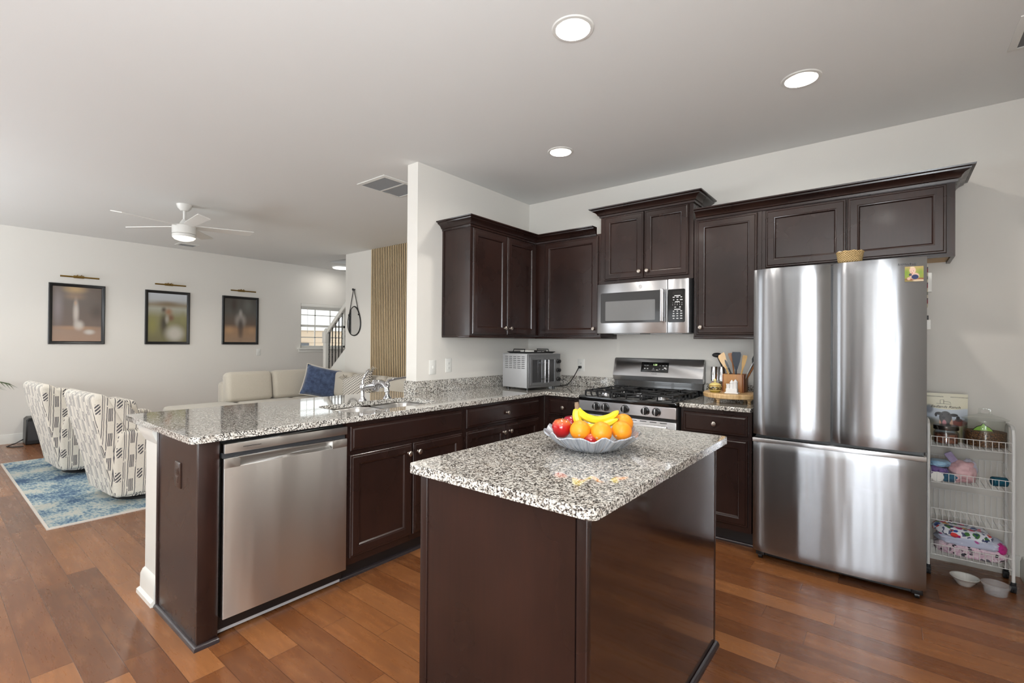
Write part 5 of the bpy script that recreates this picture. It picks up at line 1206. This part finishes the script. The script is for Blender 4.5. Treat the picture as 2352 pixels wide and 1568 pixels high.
# patterned swivel chairs
g = G('block_print_linen'); s = g.sep(g.obj()); geo = g.t.nodes.new('ShaderNodeTexCoord').outputs['Normal']; nn = g.sep(geo)
side = g.math('GREATER_THAN', g.math('ABSOLUTE', nn[0]), g.math('ABSOLUTE', g.math('MULTIPLY', nn[1], 1.0)))
topn = g.math('GREATER_THAN', g.math('ABSOLUTE', nn[2]), .75)
u = g.math('ADD', g.math('MULTIPLY', s[0], g.math('SUBTRACT', 1., side)), g.math('MULTIPLY', s[1], side)); vv = g.math('ADD', g.math('MULTIPLY', s[2], g.math('SUBTRACT', 1., topn)), g.math('MULTIPLY', s[1], topn))
wob = g.math('MULTIPLY', g.math('SUBTRACT', g.noise(g.obj(), 12., 2.), .5), .010); u = g.math('ADD', u, wob)
u = g.math('MULTIPLY', u, .85); vv = g.math('MULTIPLY', vv, .85)
P = .118; uu = g.math('MULTIPLY', g.math('FRACT', g.math('DIVIDE', u, P)), P); row = g.math('FLOOR', g.math('DIVIDE', u, P))
cv = g.math('ADD', vv, g.math('MULTIPLY', g.white(g.comb(row, side, 2.)), .33))
def stripe(c, w): return g.math('LESS_THAN', g.math('ABSOLUTE', g.math('SUBTRACT', uu, c)), w)
brk = g.math('GREATER_THAN', g.noise(g.comb(g.math('MULTIPLY', u, 40.), g.math('MULTIPLY', vv, 14.), 0), 1., 2.), .36)
lines = g.math('MULTIPLY', g.math('MAXIMUM', stripe(.010, .0022), g.math('MAXIMUM', stripe(.0525, .0022), g.math('MAXIMUM', stripe(.103, .0020), stripe(.1125, .0015)))), brk)
# dashed triple bars
q = g.math('FRACT', g.math('DIVIDE', cv, .165)); bars = g.math('MULTIPLY', g.math('MULTIPLY', stripe(.031, .0125), g.math('LESS_THAN', q, .52)), g.math('LESS_THAN', g.math('FRACT', g.math('DIVIDE', g.math('SUBTRACT', uu, .0185), .0085)), .62))
# stacks of slanted strokes
sl_ = g.math('ADD', vv, g.math('MULTIPLY', uu, -1.05)); q2 = g.math('FRACT', g.math('DIVIDE', g.math('ADD', cv, .085), .165)); st2 = g.math('MULTIPLY', g.math('MULTIPLY', stripe(.078, .0150), g.math('LESS_THAN', q2, .40)), g.math('LESS_THAN', g.math('FRACT', g.math('DIVIDE', sl_, .0235)), .58))
ink = g.math('MAXIMUM', lines, g.math('MAXIMUM', bars, st2))
base = g.mix(g.noise(g.obj(), 160., 2.), lin((226, 220, 208)), lin((206, 198, 184)))
g.set(color=g.mix(g.math('MULTIPLY', ink, .92), base, lin((44, 45, 58))), rough=.92, sheen=.2); g.bump(g.noise(g.obj(), 400., 1.), .2, .002); M['linen'] = g.m
def soft(b, pts, plane, a0, a1, bv, mat, name, par):
    b.prism(pts, plane, a0, a1); o = b.build(name, mat, par, 60); bevel(o, bv, 4, 40); return o
def make_chair(label, loc, rz):
    t = thing('swivel_armchair', label, 'armchair', loc, rz, 'patterned swivel armchairs on the rug', True)
    B().cyl((0, 0, .0105), (0, 0, .030), .27, n=40).build('swivel_base', 'black', t)
    B().cyl((0, 0, .030), (0, 0, .062), .235, n=40).build('swivel_column', 'black', t)
    # barrel body below the seat (tapers in toward the floor), seat faces +y
    b = B(); rings = []
    for z, k in ((.060, .86), (.10, .90), (.30, .97), (.40, 1.0)):
        rings.append([b.bm.verts.new((x*k, y*k, z)) for x, y in rrect(-.335, .335, -.33, .38, .13, 6)])
    n = len(rings[0])
    for i in range(3):
        for k in range(n): b.bm.faces.new((rings[i][k], rings[i][(k+1) % n], rings[i+1][(k+1) % n], rings[i+1][k]))
    b.bm.faces.new(rings[0]); b.bm.faces.new(rings[-1]); b.build('seat_base', 'linen', t, 50)
    for s_ in (-1, 1):
        b = B(); xa, xb = (.235, .355) if s_ > 0 else (-.355, -.235)
        soft(b, [(-.34, .075), (.34, .075), (.385, .36), (.37, .575), (.30, .600), (-.33, .605), (-.365, .40)], 'yz', xa, xb, .030, 'linen', 'arm', t)
    b = B(); soft(b, [(-.345, .068), (-.235, .30), (-.265, .62), (-.39, .875), (-.44, .912), (-.505, .892), (-.475, .70), (-.40, .36)], 'yz', -.335, .335, .035, 'linen', 'backrest', t)
    for s_ in (-1, 1):
        b = B(); xa, xb = (.225, .325) if s_ > 0 else (-.325, -.225)
        soft(b, [(-.40, .60), (-.12, .60), (-.18, .70), (-.31, .86), (-.46, .885)], 'yz', xa, xb, .025, 'linen', 'wing', t)
    b = B(); b.box(-.235, .235, -.26, .38, .36, .475, .045, 4); b.build('seat_cushion', 'linen', t, 60)
    b = B(); m = Matrix.Translation((0, -.20, .63)) @ Matrix.Rotation(math.radians(12), 4, 'X'); b.box(-.225, .225, -.06, .07, -.17, .20, .05, 4, m); b.build('back_cushion', 'linen', t, 60)
    for ch in t.children:
        if ch.name.split('.')[0] in ('arm', 'backrest', 'wing'):
            for v in ch.data.vertices:
                k = .90+.22*max(0, v.co.z-.07)/.83; v.co.x *= k
    return t
make_chair('patterned swivel armchair nearer the peninsula, in front of its twin', (-2.15, -2.665, 0), .07)
make_chair('patterned swivel armchair farther from the peninsula, half hidden by its twin', (-3.52, -2.77, 0), .05)
# sectional sofa
g = G('oat_upholstery'); p = g.obj(); v = g.noise(p, 130., 3., .7); v2 = g.noise(p, 3., 2.); g.set(color=g.mix(v, lin((204, 197, 184)), lin((176, 168, 154))), rough=.95, sheen=.3); g.bump(v, .25, .003); M['oat'] = g.m
t = thing('sectional_sofa', 'oatmeal fabric corner sofa with loose back cushions along the slat panel', 'sofa', (-3.3, -.6, 0))
def cush(x0, x1, y0, y1, z0, z1, bv, name, rot=None, piv=None):
    b = B(); m = None
    if rot: m = Matrix.Translation(piv) @ rot @ Matrix.Translation(-Vector(piv))
    b.box(x0, x1, y0, y1, z0, z1, bv, 4, m); return b.build(name, 'oat', t, 70)
cush(-4.56, -3.42, -1.98, .40, .06, .30, .03, 'deck'); cush(-3.42, -1.55, -.62, .40, .06, .30, .03, 'deck')
cush(-4.60, -4.40, -1.26, .41, .06, .74, .05, 'back_frame'); cush(-4.58, -1.50, .24, .42, .06, .74, .05, 'back_frame'); cush(-1.72, -1.50, -.66, .42, .06, .60, .05, 'arm')
for (a, c) in ((-1.98, -1.18), (-1.17, -.40), (-.39, .38)): cush(-4.38, -3.40, a, c, .30, .475, .05, 'seat_cushion')
for (a, c) in ((-3.38, -2.57), (-2.56, -1.74)): cush(a, c, -.64, .22, .30, .475, .05, 'seat_cushion')
for (a, c) in ((-1.285, -.665), (-.655, .10)):
    piv = (-4.25, (a+c)/2, .48); cush(-4.34, -4.14, a, c, .46, .885, .065, 'back_cushion', Matrix.Rotation(math.radians(-9), 4, 'Y'), piv)
for (a, c, zz) in ((-3.86, -3.40, .85), (-3.39, -2.58, .835), (-2.57, -1.75, .83)):
    piv = ((a+c)/2, .2, .48); cush(a, c, .06, .26, .46, zz, .065, 'back_cushion', Matrix.Rotation(math.radians(-9), 4, 'X'), piv)
for k in range(4): B().cyl(((-4.5, -3.5, -1.6, -4.5)[k], (-1.9, -1.9, -.55, .3)[k], 0), ((-4.5, -3.5, -1.6, -4.5)[k], (-1.9, -1.9, -.55, .3)[k], .07), .025).build('foot', 'black', t)
def pillow(name, lab, c, w, h, th, rot, mat, trim=None):
    t = thing(name, lab, 'pillow', c, 0, None, True); t.rotation_euler = rot
    b = B(); n = 14; Fr, Bk = [], []
    for j in range(n+1):
        rf, rb = [], []
        for i in range(n+1):
            u, v = 2*i/n-1, 2*j/n-1; e = (max(0, 1-u**4)*max(0, 1-v**4))**.5; pin = 1-.07*(1-abs(u))*v*v*0-.06*(1-u*u)*abs(v)**3; pin2 = 1-.06*(1-v*v)*abs(u)**3
            rf.append((u*w/2*pin2, -th/2*e, v*h/2*pin)); rb.append((u*w/2*pin2, th/2*e, v*h/2*pin))
        Fr.append([b.bm.verts.new(p) for p in rf]); Bk.append([b.bm.verts.new(p) for p in rb])
    for j in range(n):
        for i in range(n):
            b.bm.faces.new((Fr[j][i], Fr[j][i+1], Fr[j+1][i+1], Fr[j+1][i])); b.bm.faces.new((Bk[j][i], Bk[j+1][i], Bk[j+1][i+1], Bk[j][i+1]))
    bmesh.ops.remove_doubles(b.bm, verts=b.bm.verts, dist=.0005)
    b.build('cover', mat, t, 70)
    if trim:
        P = [(-w/2, -h/2), (w/2, -h/2), (w/2, h/2), (-w/2, h/2)]; pts = []
        for k in range(4):
            a, c_ = P[k], P[(k+1) % 4]
            for i in range(8):
                s = i/8; x, z = a[0]+(c_[0]-a[0])*s, a[1]+(c_[1]-a[1])*s; f = 1-.06*math.sin(PI*s); pts.append((x*f if k % 2 else x, 0, z*f if k % 2 == 0 else z))
        B().tube(pts, .007, 6, True).build('piping', trim, t)
    return t
g = G('navy_velvet'); v = g.noise(g.obj(), 14., 4., .7); g.set(color=g.mix(g.rng(v, .35, .7), lin((36, 50, 80)), lin((76, 94, 126))), rough=.9, sheen=.6); M['navyv'] = g.m
pillow('throw_pillow', 'navy blue velvet pillow with cream piping leaning in the sofa corner', (-3.93, -.05, .695), .52, .48, .17, (math.radians(-14), math.radians(14), math.radians(62)), M['navyv'], flat('cream_piping', (214, 206, 192), .8))
g = G('woven_dots'); p = g.obj(); s = g.sep(p); a1 = g.math('SINE', g.math('MULTIPLY', s[0], 150.)); a2 = g.math('SINE', g.math('MULTIPLY', g.math('ADD', s[2], g.math('MULTIPLY', s[0], .5)), 170.)); g.set(color=g.mix(g.rng(g.math('MULTIPLY', a1, a2), .1, .35), lin((210, 204, 194)), lin((92, 90, 90))), rough=.95); M['dots'] = g.m
tp = pillow('throw_pillow', 'cream pillow with woven grey dots and tassels, right of the navy pillow', (-2.93, -.07, .655), .50, .44, .17, (math.radians(-18), math.radians(-14), math.radians(22)), M['dots'])
b = B()
random.seed(4)
for k in range(26):
    a = random.uniform(-1, 1); bb = random.uniform(-.9, .9); b.tube([(-.22+.03*a, .02*bb, .20+.02*a), (-.24+.05*a, .05*bb-.02, .24+.02*a), (-.25+.07*a, .07*bb-.03, .225+.03*bb)], .0028, 4)
b.build('tassel', 'oat', tp); b = B()
for k in range(26):
    a = random.uniform(-1, 1); bb = random.uniform(-.9, .9); b.tube([(.22+.03*a, .02*bb, .20+.02*a), (.24+.05*a, .05*bb-.02, .24+.02*a), (.25+.07*a, .07*bb-.03, .225+.03*bb)], .0028, 4)
b.build('tassel', 'oat', tp)
# black box by the picture wall with its cable
t = thing('subwoofer', 'small black speaker box on the floor by the picture wall', 'speaker', (-5.60, -3.03, 0))
b = B(); b.prism([(-3.09, 0), (-2.86, 0), (-2.86, .31), (-2.89, .335), (-3.06, .335), (-3.085, .31)], 'yz', -5.76, -5.50); o = b.build('cabinet_box', 'black', t); bevel(o, .012)
b = B(); b.box(-5.50, -5.496, -3.07, -2.88, .05, .29); b.build('grille', 'charcoal', t)
b = B(); b.tube([(-5.62, -3.097, .06), (-5.60, -3.17, .02), (-5.52, -3.25, .008), (-5.42, -3.20, .008), (-5.38, -3.12, .008)], .006, 6); tag(b.build('speaker_cable', 'black'), 'black cable on the floor beside the small speaker box', 'cable')
# palm at the left edge of the view
g = G('leaf_green'); g.set(color=g.mix(g.noise(g.obj(), 9., 2.), lin((40, 62, 30)), lin((82, 100, 52))), rough=.5); M['leaf'] = g.m
px, py = -5.25, -3.70
t = thing('potted_palm', 'leaf tips of a potted palm at the left edge of the view', 'plant', (px, py, 0))
B().lathe([(0, 0), (.13, 0), (.17, .30), (.16, .30), (.14, .27), (0, .27)], (px, py, 0), 28).build('pot', flat('stone_pot', (120, 116, 110), .7), t)
b = B(); random.seed(2)
for k in range(11):
    a = 2*PI*k/11+.2; L = .30+.05*(k % 3); pts = [Vector((px, py, .25)), Vector((px+.25*L*math.cos(a), py+.25*L*math.sin(a), .62)), Vector((px+.7*L*math.cos(a), py+.7*L*math.sin(a), .82)), Vector((px+L*1.1*math.cos(a), py+L*1.1*math.sin(a), .80))]
    S = smooth(pts, 4); b.tube(S, .004, 5)
    for i in range(4, len(S)):
        d = (S[i]-S[i-1]).normalized(); sd = Vector((-d.y, d.x, 0)).normalized()
        for s_ in (-1, 1):
            e = S[i]+sd*s_*.13+d*.07-Vector((0, 0, .05)); n_ = Vector((0, 0, .006))
            v1, v2, v3, v4 = S[i]-d*.007, S[i]+d*.007, e, S[i]+n_
            A = [b.bm.verts.new(q) for q in (v1, v2, v3, v4)]
            b.bm.faces.new((A[0], A[1], A[2])); b.bm.faces.new((A[0], A[3], A[2])); b.bm.faces.new((A[1], A[3], A[2]))
b.build('fronds', 'leaf', t)
bpy.context.view_layer.update()
